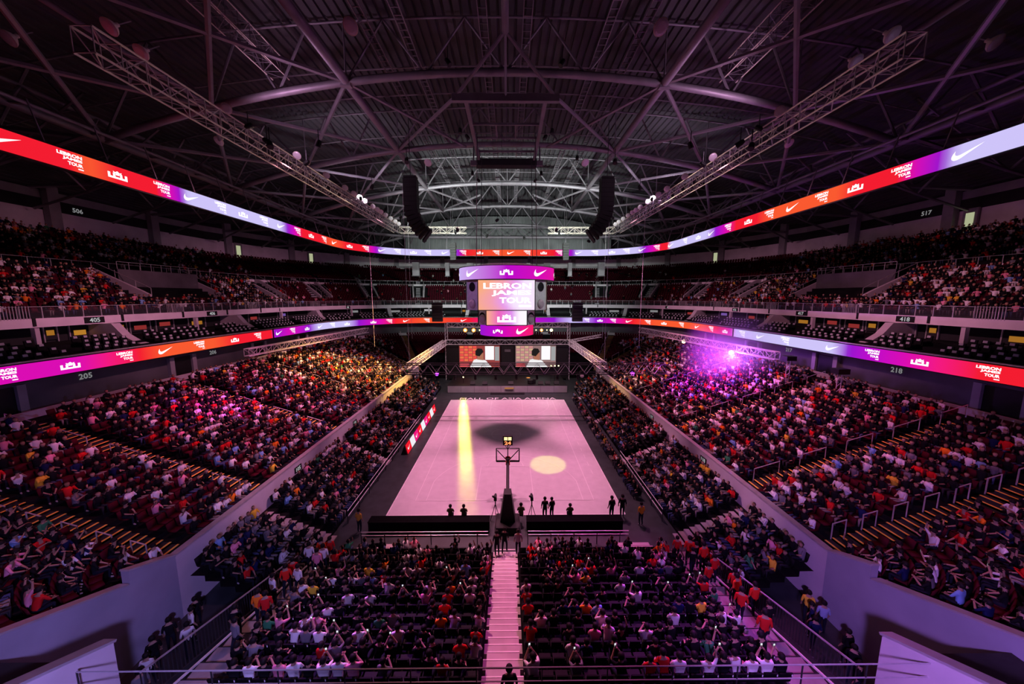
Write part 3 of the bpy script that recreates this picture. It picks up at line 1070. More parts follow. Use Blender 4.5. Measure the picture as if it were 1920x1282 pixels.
# rigging grid over centre court
rg = thing('rigging_grid', 'rectangular steel rigging grid hung over centre court', 'rigging grid')
gx, gy0, gy1, gz = 4.7, 32.5, 47.2, 34.3
for a, b, w_ in (((-gx, gy0), (gx, gy0), 0.42), ((-gx, gy1), (gx, gy1), 0.42), ((-gx + 1.2, gy0), (-gx + 1.2, gy1), 0.34), ((gx - 1.2, gy0), (gx - 1.2, gy1), 0.34), ((-gx + 1.2, 37), (gx - 1.2, 37), 0.16), ((-gx + 1.2, 40), (gx - 1.2, 40), 0.16), ((-gx + 1.2, 43.5), (gx - 1.2, 43.5), 0.16)):
    MB().bar((X0 + a[0], a[1], gz), (X0 + b[0], b[1], gz), w_, w_ * 1.4).build('grid_beam', 'steel', rg)
for ex in (-4.8, 4.8):
    MB().tube([(X0, 30.0, 37.9), (X0 + ex * 0.9, gy0, gz + 0.2)], 0.15, 6).build('hanger', 'steel', rg)
    MB().tube([(X0 + ex * 0.9, 48, zb(4.3)), (X0 + ex * 0.9, gy1, gz + 0.2)], 0.10, 6).build('hanger', 'steel', rg)
MB().tube([(X0, 30.0, 37.9), (X0, gy0, gz)], 0.12, 6).build('hanger', 'steel', rg)
MB().box((X0, 46.2, 33.9), (7.6, 1.3, 0.8)).build('hoist_platform', 'dark', rg)
for ex in (-1, 1):
    MB().bar((X0 + ex, 37, gz), (X0 + ex, 40, gz), 0.12).build('grid_beam', 'steel', rg)


def lattice(root, a, b, w, h, bay, m='alu', chord=0.05, web=0.03, webpart=True, wm=None, simple=False):
    """box truss from a to b: four chords, zigzag web on each face"""
    a = Vector(a); b = Vector(b)
    L = (b - a).length
    d = (b - a) / L
    s = d.cross(Vector((0, 0, 1))).normalized() * (w / 2)
    u = Vector((0, 0, h / 2))
    for q, nm in ((s + u, 'chord'), (-s + u, 'chord'), (s - u, 'chord'), (-s - u, 'chord')):
        MB().tube([a + q, b + q], chord, 5).build(nm, m, root)
    n = max(1, int(round(L / bay)))
    joined = MB()
    for i in range(n):
        p = a + d * (L * i / n)
        p2 = a + d * (L * (i + 1) / n)
        for f0, f1 in ((s + u, s - u), (-s + u, -s - u), (s + u, -s + u), (s - u, -s - u))[:2 if simple else 4]:
            q0, q1 = (f0, f1) if i % 2 == 0 else (f1, f0)
            t_ = joined if not webpart else MB()
            t_.bar(p + q0, p2 + q1, web * 2)
            if not simple:
                t_.bar(p + f0, p + f1, web * 2)
            if webpart:
                t_.build('web', wm or m, root)
    if not webpart:
        o_ = joined.build('webbing', m, root)
        o_['kind'] = 'stuff'


# long lighting catwalks
for sg, nm in ((-1, 'left'), (1, 'right')):
    cw = thing('catwalk_truss', 'long pale lattice lighting truss running down the %s side below the roof' % nm, 'lattice truss')
    lattice(cw, (X0 + sg * 21.4, 19.4, 30.0), (X0 + sg * 21.4, 68.5, 30.0), 1.1, 1.25, 1.3, 'catwalk', 0.06, 0.022, True, 'steel_light')
    w2 = thing('catwalk_truss', 'short %s lattice lighting truss across the far end below the roof' % nm, 'lattice truss')
    lattice(w2, (X0 + sg * 21.0, 69.3, 30.0), (X0 + sg * 8.0, 69.3, 30.0), 1.0, 1.1, 1.3, 'catwalk', 0.05, 0.025, True)
    w3 = thing('catwalk_truss', 'high yellowish service catwalk close under the deck on the %s' % nm, 'catwalk')
    lattice(w3, (X0 + sg * 20.5, 20, 37.3), (X0 + sg * 20.5, 34.2, 37.3), 1.5, 1.3, 1.2, 'catwalk', 0.05, 0.018, True, 'steel')
# ladder-like cable trays along the roof
for xx, nm in ((-1.75, 'inner left'), (1.75, 'inner right'), (-8.3, 'middle left'), (8.3, 'middle right'), (-11.2, 'outer left'), (11.2, 'outer right')):
    tr = thing('cable_tray', '%s ladder-like cable tray running down the roof' % nm, 'cable tray')
    zt_ = 38.6
    for e in (-0.34, 0.34):
        MB().bar((X0 + xx + e, 22, zt_), (X0 + xx + e, 88, zt_), 0.07, 0.12).build('side_rail', 'steel', tr)
    for i in range(28):
        MB().bar((X0 + xx - 0.34, 22 + i * 0.75, zt_), (X0 + xx + 0.34, 22 + i * 0.75, zt_), 0.06).build('rung', 'steel', tr)
    jb = MB()
    for i in range(28, 88):
        jb.bar((X0 + xx - 0.34, 22 + i * 0.75, zt_), (X0 + xx + 0.34, 22 + i * 0.75, zt_), 0.06)
    jb.build('far_rungs', 'steel', tr)['kind'] = 'stuff'
# light purlins across
pu = thing('purlins', 'thin steel purlins crossing under the roof deck', 'purlins')
for yy in (23.5, 26.0, 38.5, 43.2, 53, 58, 68.5, 73.5):
    MB().tube([(X0 + x, yy, roof_z(x, 0) - 1.4) for x in range(-56, 57, 8)], 0.07, 5).build('purlin', 'steel', pu)

# ================================================================== SECTION NUMBERS
def number(parent, s_, d, s, z, h, m, plate=None, off=0.06):
    def fn(u, v, o_=off):
        x, y, nx_, ny_ = ring(d, s + u)
        return (x + nx_ * o_, y + ny_ * o_, z - h / 2 + v)
    if plate:
        pw, ph = plate
        mbp = MB()
        vs = []
        for o_ in (0.0, off - 0.02):
            for u, v in ((-pw / 2, h / 2 - ph / 2), (pw / 2, h / 2 - ph / 2), (pw / 2, h / 2 + ph / 2), (-pw / 2, h / 2 + ph / 2)):
                vs.append(fn(u, v, o_))
        mbp.add(vs, [(0, 1, 2, 3), (7, 6, 5, 4), (0, 4, 5, 1), (1, 5, 6, 2), (2, 6, 7, 3), (3, 7, 4, 0)])
        parent = mbp.build('number_plate', 'black', parent)
        parent['label'] = 'dark plate with the section number ' + s_
    o_ = flat_text(s_, fn, h, None, 0.02).build('numerals', m, parent)
    return o_


for s_, s in (('405', 19.8), ('406', 34.1), ('407', 49.7), ('408', 65.7), ('414', 148.0), ('415', 156.0), ('416', 165.0), ('417', 179.8), ('418', 193.1)):
    number(fas, s_, 26.0, s, 14.64, 0.46, 'sign_white', (1.75, 0.62))
ws = bpy.data.objects['wall_concourse']
for s_, s in (('205', 13.7), ('206', 26.9), ('217', 167.3), ('218', 180.0)):
    number(ws, s_, 20.3, s, 10.05, 0.50, 'sign_dim')
wr = bpy.data.objects['wall_rear_band']
for s_, s in (('506', 38.8), ('507', 55.1), ('516', 231.0), ('517', 246.0)):
    number(wr, s_, RD - 0.05, s, 30.1, 0.66, 'sign_dim')
wb = bpy.data.objects['wall_bowl']
for s_, s in (('105', 10.4), ('106', 20.9), ('107', 34.6)):
    number(wb, s_, 0.01, s, 2.95, 0.34, 'sign_white', (0.95, 0.5), 0.05)
for s_, s in (('118', 131.63 - 11.6), ('117', 131.63 - 22.4), ('116', 131.63 - 36.0)):
    number(wb, s_, 0.01, s, 2.95, 0.34, 'sign_white', (0.95, 0.5), 0.05)

# vertical slots in the balcony front
for i in range(28):
    s = 8 + i * 7.2
    x, y, nx_, ny_ = ring(26.0, s)
    a = math.atan2(ny_, nx_)
    MB().box((x + nx_ * 0.02, y + ny_ * 0.02, 14.72), (0.12, 0.22, 0.75), a).build('slot', 'black', fas)

# ================================================================== BALCONY RAILING
rl = thing('balcony_railing', 'steel posts and top rail along the upper tier balcony front', 'railing')
n = 120
s_a, s_b = 2.0, ring_total(26.1) - 2
MB().tube([(ring(26.12, s_a + (s_b - s_a) * i / n)[0], ring(26.12, s_a + (s_b - s_a) * i / n)[1], 16.12) for i in range(n + 1)], 0.035, 5).build('top_rail', 'rail', rl)
gates = [14.0, 28.6, 42.3, 58.0, 73.0, 88.0, 125.0, 140.9, 151.4, 160.0, 173.9, 187.0, 199.5]
for i in range(int((s_b - s_a) / 1.55)):
    s = s_a + i * 1.55
    x, y, nx_, ny_ = ring(26.12, s)
    MB().bar((x, y, 15.0), (x, y, 16.12), 0.075).build('post', 'rail', rl)
for gi, s in enumerate(gates):
    for k in range(11):
        x, y, nx_, ny_ = ring(26.0, s - 1.0 + k * 0.2)
        MB().bar((x, y, 14.98), (x, y, 16.2), 0.045).build('bar', 'rail', rl)
gl = MB()
for i in range(n):
    a = ring(26.12, s_a + (s_b - s_a) * i / n); b = ring(26.12, s_a + (s_b - s_a) * (i + 1) / n)
    gl.add([(a[0], a[1], 15.05), (b[0], b[1], 15.05), (b[0], b[1], 16.0), (a[0], a[1], 16.0)], [(0, 1, 2, 3)])
gl.build('glass_panel', 'glass', rl)
# cross-aisle railing of the upper tier
rl2 = thing('aisle_railing', 'thin railing along the cross aisle of the upper tier', 'railing')
dR = UB_D - 0.2
sA, sB = 4.0, ring_total(dR) - 4
MB().tube([(ring(dR, sA + (sB - sA) * i / n)[0], ring(dR, sA + (sB - sA) * i / n)[1], UB_Z + 0.95) for i in range(n + 1)], 0.03, 5).build('top_rail', 'rail', rl2)
for i in range(int((sB - sA) / 2.0)):
    x, y, nx_, ny_ = ring(dR, sA + i * 2.0)
    MB().bar((x, y, UB_Z), (x, y, UB_Z + 0.95), 0.06).build('post', 'rail', rl2)

# ================================================================== UPPER TIER OPENINGS (vomitories)
def zrow(d):
    return UA_Z + UR * max(0, (d - UA_D) / UT)


VOM = []
k = 0
for s, wid, big in ((35.2, 11.5, True), (55.1, 2.6, False), (67.1, 2.6, False), (79.5, 2.6, False), (92.5, 2.6, False), (144.0, 2.6, False), (156.5, 2.6, False), (168.7, 2.6, False), (181.0, 2.6, False), (201.0, 11.5, True)):
    k += 1
    # s is measured at d=33; convert to a plan share
    tot33 = ring_total(33)
    root = MB()
    v = thing('stair_opening', '%s pale-walled stair opening in the upper tier, counted from the %s end' % (nth(k if k <= 5 else 11 - k), 'left camera' if k <= 5 else 'right camera'), 'stair opening')
    VOM.append((s / tot33, wid / 2 + 0.6, big))

    def rp(d, ds, z):
        # straight side / corner point at plan share of d=33 shifted sideways by ds
        x, y, nx_, ny_ = ring(33, s + ds)
        return (x - nx_ * (d - 33), y - ny_ * (d - 33), z)
    for e in (-1, 1):
        w0, w1 = e * (wid / 2), e * (wid / 2 + 0.35)
        poly = [(29.6, zrow(29.6) - 0.2), (d1 + 1.0, z1 - 0.2), (d1 + 1.0, z1 + 1.0), (d1, z1 + 0.95), (30.6, zrow(30.6) + 1.25), (29.6, zrow(29.6) + 1.25)]
        pm = MB()
        nn = len(poly)
        pm.add([rp(d, w0, z) for d, z in poly] + [rp(d, w1, z) for d, z in poly], [tuple(range(nn)), tuple(range(nn, 2 * nn))[::-1]] + [(i, (i + 1) % nn, nn + (i + 1) % nn, nn + i) for i in range(nn)])
        wl = pm.build('side_wall', 'parapet', v)
        hr = MB()
        hr.tube([rp(29.6, w0, zrow(29.6) + 2.1), rp(30.6, w0, zrow(30.6) + 2.1), rp(d1, w0, z1 + 1.75)], 0.04, 5)
        hr.build('hand_rail', 'rail', wl)
        for dd in (29.6, 31.5, 34):
            MB().bar(rp(dd, w0, zrow(dd) + 1.1), rp(dd, w0, zrow(dd) + 2.1), 0.05).build('rail_post', 'rail', wl)
    if big:
        pm = MB()
        q = [rp(33.6, -wid / 2, zrow(31)), rp(33.6, wid / 2, zrow(31)), rp(33.6, wid / 2, z1 + 0.9), rp(33.6, -wid / 2, z1 + 0.9), rp(d1 + 1.1, wid / 2, z1 + 0.9), rp(d1 + 1.1, -wid / 2, z1 + 0.9)]
        pm.add(q, [(0, 1, 2, 3), (3, 2, 4, 5)])
        pm.build('back_wall', 'wall_grey', v)
        for i in range(9):
            ds = -wid / 2 + wid * i / 8
            MB().bar(rp(33.6, ds, z1 + 0.9), rp(33.6, ds, z1 + 1.85), 0.05).build('rail_post', 'rail', v)
        MB().tube([rp(33.6, -wid / 2, z1 + 1.85), rp(33.6, wid / 2, z1 + 1.85)], 0.035, 5).build('hand_rail', 'rail', v)
    else:
        pm = MB()
        q = [rp(30.0, -wid / 2, zrow(29.6)), rp(30.0, wid / 2, zrow(29.6)), rp(36.0, wid / 2, zrow(31) + 0.1), rp(36.0, -wid / 2, zrow(31) + 0.1), rp(36.0, wid / 2, z1 + 0.2), rp(36.0, -wid / 2, z1 + 0.2), rp(d1 + 1, wid / 2, z1 + 0.2), rp(d1 + 1, -wid / 2, z1 + 0.2)]
        pm.add(q, [(3, 2, 4, 5), (5, 4, 6, 7)])
        pm.build('back_wall', 'wall_dark', v)
        for i in range(9):
            ds = -wid / 2 + wid * i / 8
            MB().bar(rp(29.4, ds, zrow(29) + 0.4), rp(29.4, ds, zrow(29) + 1.5), 0.05).build('bar', 'rail', v)

# lit doorways in the rear wall
for i, s in enumerate((66.0, 83.0, 205.0, 251.5)):
    x, y, nx_, ny_ = ring(RD - 0.1, s)
    a = math.atan2(ny_, nx_)
    dd = thing('lit_doorway', ['far lit doorway high in the rear wall, left side', 'small lit doorway at the rear left corner', 'small lit doorway at the rear right corner', 'tall pale lit doorway high at the right edge of the picture'][i], 'doorway')
    MB().box((x + nx_ * 0.3, y + ny_ * 0.3, z2 + 1.9), (0.3, 1.6, 3.6), a).build('surround', 'concrete', dd)
    MB().box((x + nx_ * 0.45, y + ny_ * 0.45, z2 + 1.8), (0.1, 0.9, 2.6), a).build('opening', 'door_glow', dd)
# rear wall columns
for i in range(20):
    f = (i + 0.5) / 20
    x, y, nx_, ny_ = ring(RD - 0.6, f * ring_total(RD - 0.6))
    a = math.atan2(ny_, nx_)
    o = MB().box((x, y, 29.5), (0.9, 1.3, 9.0), a).build('pillar_%d' % (i + 1), 'concrete')
    o['kind'] = 'structure'; o['label'] = 'grey column of the rear wall behind the upper tier'

# ================================================================== SUITES
cols = [7.5, 14.6, 20.7, 30.5, 37.6, 48.1, 57.0, 65.0, 73.5, 83.0, 93.0]
tot24 = ring_total(24)
allc = cols + [tot24 - c for c in cols]
for i, s in enumerate(allc):
    x, y, nx_, ny_ = ring(24, s)
    tx, ty = -ny_, nx_
    big = (i % len(cols)) in (0, 2, 4, 6, 8, 10)
    prof = [(27.6, 14.22), (24.9, 14.22), (24.4, 13.6), (23.9, 13.0), (22.6, 12.2), (21.4, 11.9), (21.4, 11.5), (27.6, 11.5)] if big else [(25.4, 14.22), (25.0, 14.22), (25.0, 12.4), (25.4, 12.4)]
    th = 0.42 if big else 0.16
    pm = MB()
    nn = len(prof)
    pm.add([(x - nx_ * (d - 24) + tx * e * th, y - ny_ * (d - 24) + ty * e * th, z) for e in (-1, 1) for d, z in prof],
           [tuple(range(nn)), tuple(range(nn, 2 * nn))[::-1]] + [(j, (j + 1) % nn, nn + (j + 1) % nn, nn + j) for j in range(nn)])
    o = pm.build('pillar_%d' % (i + 31), 'parapet')
    o['kind'] = 'structure'
    o['label'] = 'pale flared pier between the suites' if big else 'slim pale post between the suites'
glow = [(11.0, 2.2, 'warm_glow'), (17.2, 0.9, 'warm_glow'), (19.5, 1.6, 'amber_glow'), (23.2, 1.3, 'warm_glow'), (25.4, 2.2, 'suite_screen'), (28.4, 2.2, 'suite_screen'), (33.0, 2.6, 'warm_glow'), (39.5, 2.4, 'suite_screen'), (44.0, 2.4, 'suite_screen'), (51.5, 2.5, 'suite_screen_violet'), (60.0, 2.4, 'suite_screen'), (69, 3, 'sign_dim'), (79, 4, 'sign_dim'), (88, 5, 'sign_white'), (97, 1.2, 'warm_glow')]
k = 0
for side in (0, 1):
    for j, (s, w_, m_) in enumerate(glow):
        ss = s if side == 0 else ring_total(27.4) - s - 1.5
        x, y, nx_, ny_ = ring(27.4, ss)
        a = math.atan2(ny_, nx_)
        k += 1
        wn = thing('window_%d' % k, 'lit suite window behind the seats of the suite level', None)
        wn['kind'] = 'structure'
        MB().box((x, y, 13.45), (0.1, w_, 1.15), a).build('pane', 'wall_dark', wn)
        MB().box((x + nx_ * 0.06, y + ny_ * 0.06, 13.35 + 0.2 * (j % 2)), (0.06, w_ * 0.62, 0.5), a).build('lit_area', m_, wn)
        f_ = MB()
        for e in (-1, 1):
            f_.box((x - ny_ * e * (w_ / 2 + 0.05) + nx_ * 0.05, y + nx_ * e * (w_ / 2 + 0.05) + ny_ * 0.05, 13.4), (0.14, 0.1, 1.5), a)
        f_.build('window_frame', 'rail', wn)

# suite seats: black chair, white headrest cover
sb = MB().box((0, 0, 0.42), (0.52, 0.50, 0.12)); sb_me = sb.mesh('cushion'); sb_me.materials.append(M['seat_black'])
bb = MB(); bb.bar((0, -0.25, 0.4), (0, -0.36, 0.98), 0.52, 0.10); bb_me = bb.mesh('backrest'); bb_me.materials.append(M['seat_black'])
cb = MB(); cb.bar((0, -0.285, 0.80), (0, -0.32, 0.995), 0.28, 0.13); cb_me = cb.mesh('headrest_cover'); cb_me.materials.append(M['cover'])
fb = MB().box((0, 0, 0.18), (0.08, 0.4, 0.36)); fb_me = fb.mesh('pedestal'); fb_me.materials.append(M['seat_black'])
cand = []
for r_i, (d, z) in enumerate(((20.2, 11.55), (21.0, 11.75), (22.0, 12.05), (23.0, 12.35))):
    t_ = ring_total(d)
    nseat = int(t_ / 0.78)
    for i in range(nseat):
        s = i * 0.78 + 0.2
        f = s / t_
        s24 = f * tot24
        if min(abs(s24 - c) for c in allc) < 1.1:
            continue
        if 0.42 < f < 0.58:
            continue
        if (int(s / 5.85)) % 2 == 0 and (s % 5.85) < 0.8:
            continue
        x, y, nx_, ny_ = ring(d, s)
        px, py, dep = in_view((x, y, z + 0.9))
        if not (-20 < px < 1940):
            continue
        cand.append((float(dep), r_i, f, x, y, z, math.atan2(ny_, nx_) - PI / 2))
cand.sort(key=lambda q: q[0])
cnt = {}
for dep, r_i, f, x, y, z, a in cand[:300]:
    side = 'left' if f < 0.5 else 'right'
    cnt[(side, r_i)] = cnt.get((side, r_i), 0) + 1
    st = thing('suite_chair', 'black suite chair with white headrest cover, %s suites, %s row, %s from the camera' % (side, nth(r_i + 1), nth(cnt[(side, r_i)])), 'chair', (x, y, z), a, 'suite chairs with white covers')
    for me, nm in ((sb_me, 'cushion'), (bb_me, 'backrest'), (cb_me, 'headrest_cover'), (fb_me, 'pedestal')):
        link(nm, me, None, st)
rest = MB(); rest2 = MB()
for dep, r_i, f, x, y, z, a in cand[300:]:
    cs, sn = math.cos(a), math.sin(a)
    for src, dst in ((sb, rest), (bb, rest), (cb, rest2)):
        dst.add([(x + p[0] * cs - p[1] * sn, y + p[0] * sn + p[1] * cs, z + p[2]) for p in src.v], src.f)
o = thing('suite_seats_far', 'black suite seats with white headrest covers beyond the middle of both sides', 'seats'); o['kind'] = 'stuff'
a_ = rest.build('seat_backs', 'seat_black', o); b_ = rest2.build('headrest_covers', 'cover', o)
a_['kind'] = 'stuff'; b_['kind'] = 'stuff'

# ================================================================== NEAR CORNER WALLS
for sg, nm in ((-1, 'left'), (1, 'right')):
    x = X0 + sg * W
    poly = [(16.4, 0), (16.4, 3.62), (14.3, 4.55), (14.3, 3.9), (10.0, 5.75), (6.0, 7.4), (6.0, 0)]
    pm = MB()
    nn = len(poly)
    pm.add([(x + e * 0.0 + sg * 0.35 * k_, y, z) for k_ in (0, 1) for y, z in poly for e in (0,)], [tuple(range(nn)), tuple(range(nn, 2 * nn))[::-1]] + [(j, (j + 1) % nn, nn + (j + 1) % nn, nn + j) for j in range(nn)])
    struct('wall_tunnel_%s' % nm, pm, 'tunnel_wall', 'pale violet-lit end wall of the %s corner seating block' % nm)
    cp = MB()
    cp.bar((x + sg * 0.17, 16.4, 3.66), (x + sg * 0.17, 14.3, 4.6), 0.45, 0.08)
    cp.bar((x + sg * 0.17, 14.2, 3.97), (x + sg * 0.17, 6.0, 7.45), 0.45, 0.08)
    o = cp.build('trim_%d' % (7 + (sg > 0)), 'rail'); o['kind'] = 'structure'
    # cross ledge at the foot of the wall and the nearer triangular wall
    x2 = X0 + sg * 13.2
    poly = [(10.3, 0), (10.3, 5.35), (5.0, 8.0), (5.0, 0)]
    pm = MB()
    nn = 4
    pm.add([(x2 + sg * 0.35 * k_, y, z) for k_ in (0, 1) for y, z in poly], [tuple(range(nn)), tuple(range(nn, 2 * nn))[::-1]] + [(j, (j + 1) % nn, nn + (j + 1) % nn, nn + j) for j in range(nn)])
    struct('wall_ramp_%s' % nm, pm, 'parapet', 'pale violet-lit ramp wall nearest the camera on the %s' % nm)
    o = MB().bar((x2 + sg * 0.17, 10.35, 5.4), (x2 + sg * 0.17, 5.0, 8.05), 0.45, 0.08).build('trim_%d' % (11 + (sg > 0)), 'rail'); o['kind'] = 'structure'
    # dark block between the two walls (roof of the tunnel)
    dk = MB()
    dk.add([(x2 + sg * 0.35, 9.9, 4.3), (x, 9.9, 4.3), (x, 9.9, 5.1), (x2 + sg * 0.35, 9.9, 5.1), (x2 + sg * 0.35, 3, 4.3), (x, 3, 4.3), (x, 3, 5.1), (x2 + sg * 0.35, 3, 5.1)], [(0, 1, 2, 3), (3, 2, 6, 7), (0, 4, 5, 1)])
    struct('floor_tunnel_roof_%s' % nm, dk, 'dark')
    # fence between the stand's side steps and the tunnel
    fc = thing('bar_fence', 'black steel bar fence beside the %s side steps of the near stand' % nm, 'fence')
    fx = X0 + sg * 12.35
    pts = [(fx, 18.6, 1.75), (fx, 10.2, 4.3)]
    MB().bar(*pts, 0.05).build('top_rail', 'rail', fc)
    MB().bar((fx, 18.6, 0.75), (fx, 10.2, 3.2), 0.05).build('bottom_rail', 'rail_dark', fc)
    for i in range(58):
        t_ = i / 57
        y = 18.6 - 8.4 * t_
        MB().bar((fx, y, 0.72 + 2.46 * t_), (fx, y, 1.75 + 2.55 * t_), 0.03).build('bar', 'rail_dark', fc)
# balustrade in front of the camera at the back of the near stand
bl = thing('balustrade', 'thin metal balustrade rails crossing the picture behind the near stand', 'balustrade')
for z, r_, m_ in ((5.84, 0.022, 'rail'), (5.36, 0.02, 'rail')):
    MB().tube([(-13, 9.0, z), (13, 9.0, z)], r_, 5).build('rail', m_, bl)
for i in range(14):
    MB().bar((-13 + 2 * i, 9.0, 4.3), (-13 + 2 * i, 9.0, 5.84), 0.03).build('post', 'rail_dark', bl)
MB().box((0, 6.5, 4.0), (26, 5, 0.5)).build('floor_camera_deck', 'dark')['kind'] = 'structure'

# ================================================================== AISLE STAIRS OF THE LOWER BOWL
AIS_Y = [17.2, 23.5, 35.0, 46.5, 58.0]
AIS_A = []                       # near corners, from the side direction
AIS_FA = [R(30), R(64)]               # far corners


def aisle(label, cx, cy, nx_, ny_, detail, hoops=False):
    root = thing('aisle_stair', label, 'stairs')
    tx, ty = -ny_, nx_
    a = math.atan2(ny_, nx_)
    jb, jn = MB(), MB()
    for i in range(LB_N):
        for hstep in (0, 1):
            d = LB_D + LB_T * i + (0.0 if hstep else -0.42)
            z = LB_Z + LB_R * (i + (1 if hstep else 0.5))
            m1 = jb if not detail else MB()
            c = (cx + nx_ * (d + 0.21), cy + ny_ * (d + 0.21))
            m1.box((c[0], c[1], z - 0.07), (0.42, 1.2, 0.18), a)
            m2 = jn if not detail else MB()
            m2.box((cx + nx_ * (d + 0.035), cy + ny_ * (d + 0.035), z + 0.025), (0.11, 1.18, 0.02), a)
            if detail:
                st = m1.build('step', 'dark', root)
                m2.build('nosing', 'nosing', st)
    if not detail:
        jb.build('steps', 'dark', root)['kind'] = 'stuff'
        jn.build('nosings', 'nosing', root)['kind'] = 'stuff'
    # hoop handrails down the middle of the stair
    ln_ = 0.9 if hoops else 2.2
    for i in range(1, LB_N - 1, 2 if hoops else 4):
        dA, dB = LB_D + LB_T * i, LB_D + LB_T * (i + ln_)
        zA, zB = LB_Z + LB_R * (i + 0.6), LB_Z + LB_R * (i + ln_ + 0.6)
        e = 0.66
        P = [(cx + nx_ * d + tx * e, cy + ny_ * d + ty * e, z) for d, z in ((dA, zA), (dA, zA + 0.95), (dB, zB + 0.95), (dB, zB))]
        MB().tube(P, 0.035, 5).build('hand_rail', 'rail', root)


for sg, nm in ((-1, 'left'), (1, 'right')):
    for j, yy in enumerate(AIS_Y):
        aisle('%s yellow-edged aisle stair of the %s lower stand, counted from the camera' % (nth(j + 1), nm), X0 + sg * W, yy, sg, 0, j < 3, j == 0)
    for j, t_ in enumerate(AIS_FA):
        aisle('%s aisle stair in the far %s corner block' % (nth(j + 1), nm), X0 + sg * W, Y1, sg * math.cos(t_), math.sin(t_), False)

# pale aisle stairs and columns in the far upper tier
for sg, nm in ((-1, 'left'), (1, 'right')):
    for j, t_ in enumerate((R(28), R(52), R(76))):
        cx, cy, nx_, ny_ = X0 + sg * W, Y1, sg * math.cos(t_), math.sin(t_)
        a = math.atan2(ny_, nx_)
        root = thing('aisle_stair', '%s pale aisle stair in the far %s of the upper tier' % (nth(j + 1), nm), 'stairs')
        m1 = MB()
        for i in range(UA_N):
            for q in (0, 1):
                d = UA_D + UT * i - (0.43 if q == 0 else 0)
                z = UA_Z + UR * (i + (0.5 if q == 0 else 1))
                MB().box((cx + nx_ * (d + 0.21), cy + ny_ * (d + 0.21), z - 0.1), (0.43, 1.15, 0.24), a).build('step', 'concrete', root)
        for i in range(UB_N):
            for q in (0, 1):
                d = UB_D + UT * i - (0.43 if q == 0 else 0)
                z = UB_Z + UR * (i + (0.5 if q == 0 else 1))
                MB().box((cx + nx_ * (d + 0.21), cy + ny_ * (d + 0.21), z - 0.1), (0.43, 1.15, 0.24), a).build('step', 'concrete', root)
for i, x in enumerate((-24, -16, -10, -5, 0.3, 5.5, 10.5, 16.5, 24.5)):
    yy = 93.5 - 0.004 * x * x
    o = MB().box((X0 + x, yy, 24.3), (1.0 if i % 2 else 1.7, 0.9, 3.4)).build('pillar_%d' % (70 + i), 'concrete')
    MB().box((X0 + x, yy, 22.5), (1.3 if i % 2 else 2.0, 1.1, 0.2)).build('foot_plate', 'wall_grey', o)
    o['kind'] = 'structure'; o['label'] = 'grey column hanging behind the far part of the upper ribbon'
struct('trim_20', MB().box((X0, 95, 25.1), (60, 0.4, 0.5)), 'concrete', 'pale beam behind the far part of the upper ribbon')

# ================================================================== NEAR STAND
NS_N, NS_T, NS_R = 13, 0.80, 0.22
NS_Y, NS_Z = 20.8, 0.10


def ns_y(i):
    return NS_Y - NS_T * i


def ns_z(i):
    return NS_Z + NS_R * i


mb = MB()
for sg in (-1, 1):
    prof = [(NS_Y, 0.0)]
    for i in range(NS_N + 1):
        prof += [(ns_y(i), ns_z(i)), (ns_y(i + 1), ns_z(i))]
    vs = [(X0 + sg * x, y, z) for x in (0.80, 10.6) for y, z in prof]
    n = len(prof)
    mb.add(vs, [(j, j + 1, n + j + 1, n + j) for j in range(n - 1)])
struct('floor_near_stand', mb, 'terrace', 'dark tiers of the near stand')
cs_ = thing('centre_stair', 'pink-lit stair running down the middle of the near stand', 'stairs')
for i in range(NS_N + 1):
    for hstep in (0, 1):
        y = ns_y(i) + (0.40 if hstep == 0 else 0.0)
        z = ns_z(i) - (NS_R / 2 if hstep == 0 else 0)
        w_ = 1.34 if hstep == 0 else 1.6
        st = MB().box((X0, y - 0.2, z - 0.2), (w_, 0.41, 0.4)).build('step', 'step', cs_)
        MB().box((X0, y - 0.03, z + 0.006), (w_, 0.05, 0.016)).build('nosing', 'nosing_white', st)
for sg, nm in ((-1, 'left'), (1, 'right')):
    sd = thing('side_stair', 'broad pink-lit side steps at the %s end of the near stand' % nm, 'stairs')
    for i in range(NS_N + 1):
        st = MB().box((X0 + sg * 11.4, ns_y(i) - 0.4, ns_z(i) - 0.2), (1.4, 0.80, 0.4)).build('step', 'side_step', sd)
        MB().box((X0 + sg * 11.4, ns_y(i) - 0.02, ns_z(i) + 0.006), (1.4, 0.03, 0.016)).build('nosing', 'dark', st)
    MB().bar((X0 + sg * 12.22, NS_Y, NS_Z + 0.05), (X0 + sg * 12.22, ns_y(13), ns_z(12.5) + 0.05), 0.07).build('string_trim', 'nosing_white', sd)
    pf2 = thing('front_platform', 'pink-lit planked platform at the front %s corner of the near stand' % nm, 'platform')
    for k in range(6):
        MB().box((X0 + sg * (8.6 + 0.15 * k), 21.2 - 0.32 * k, 0.18), (2.4, 0.29, 0.30), 0).build('plank', 'step', pf2)

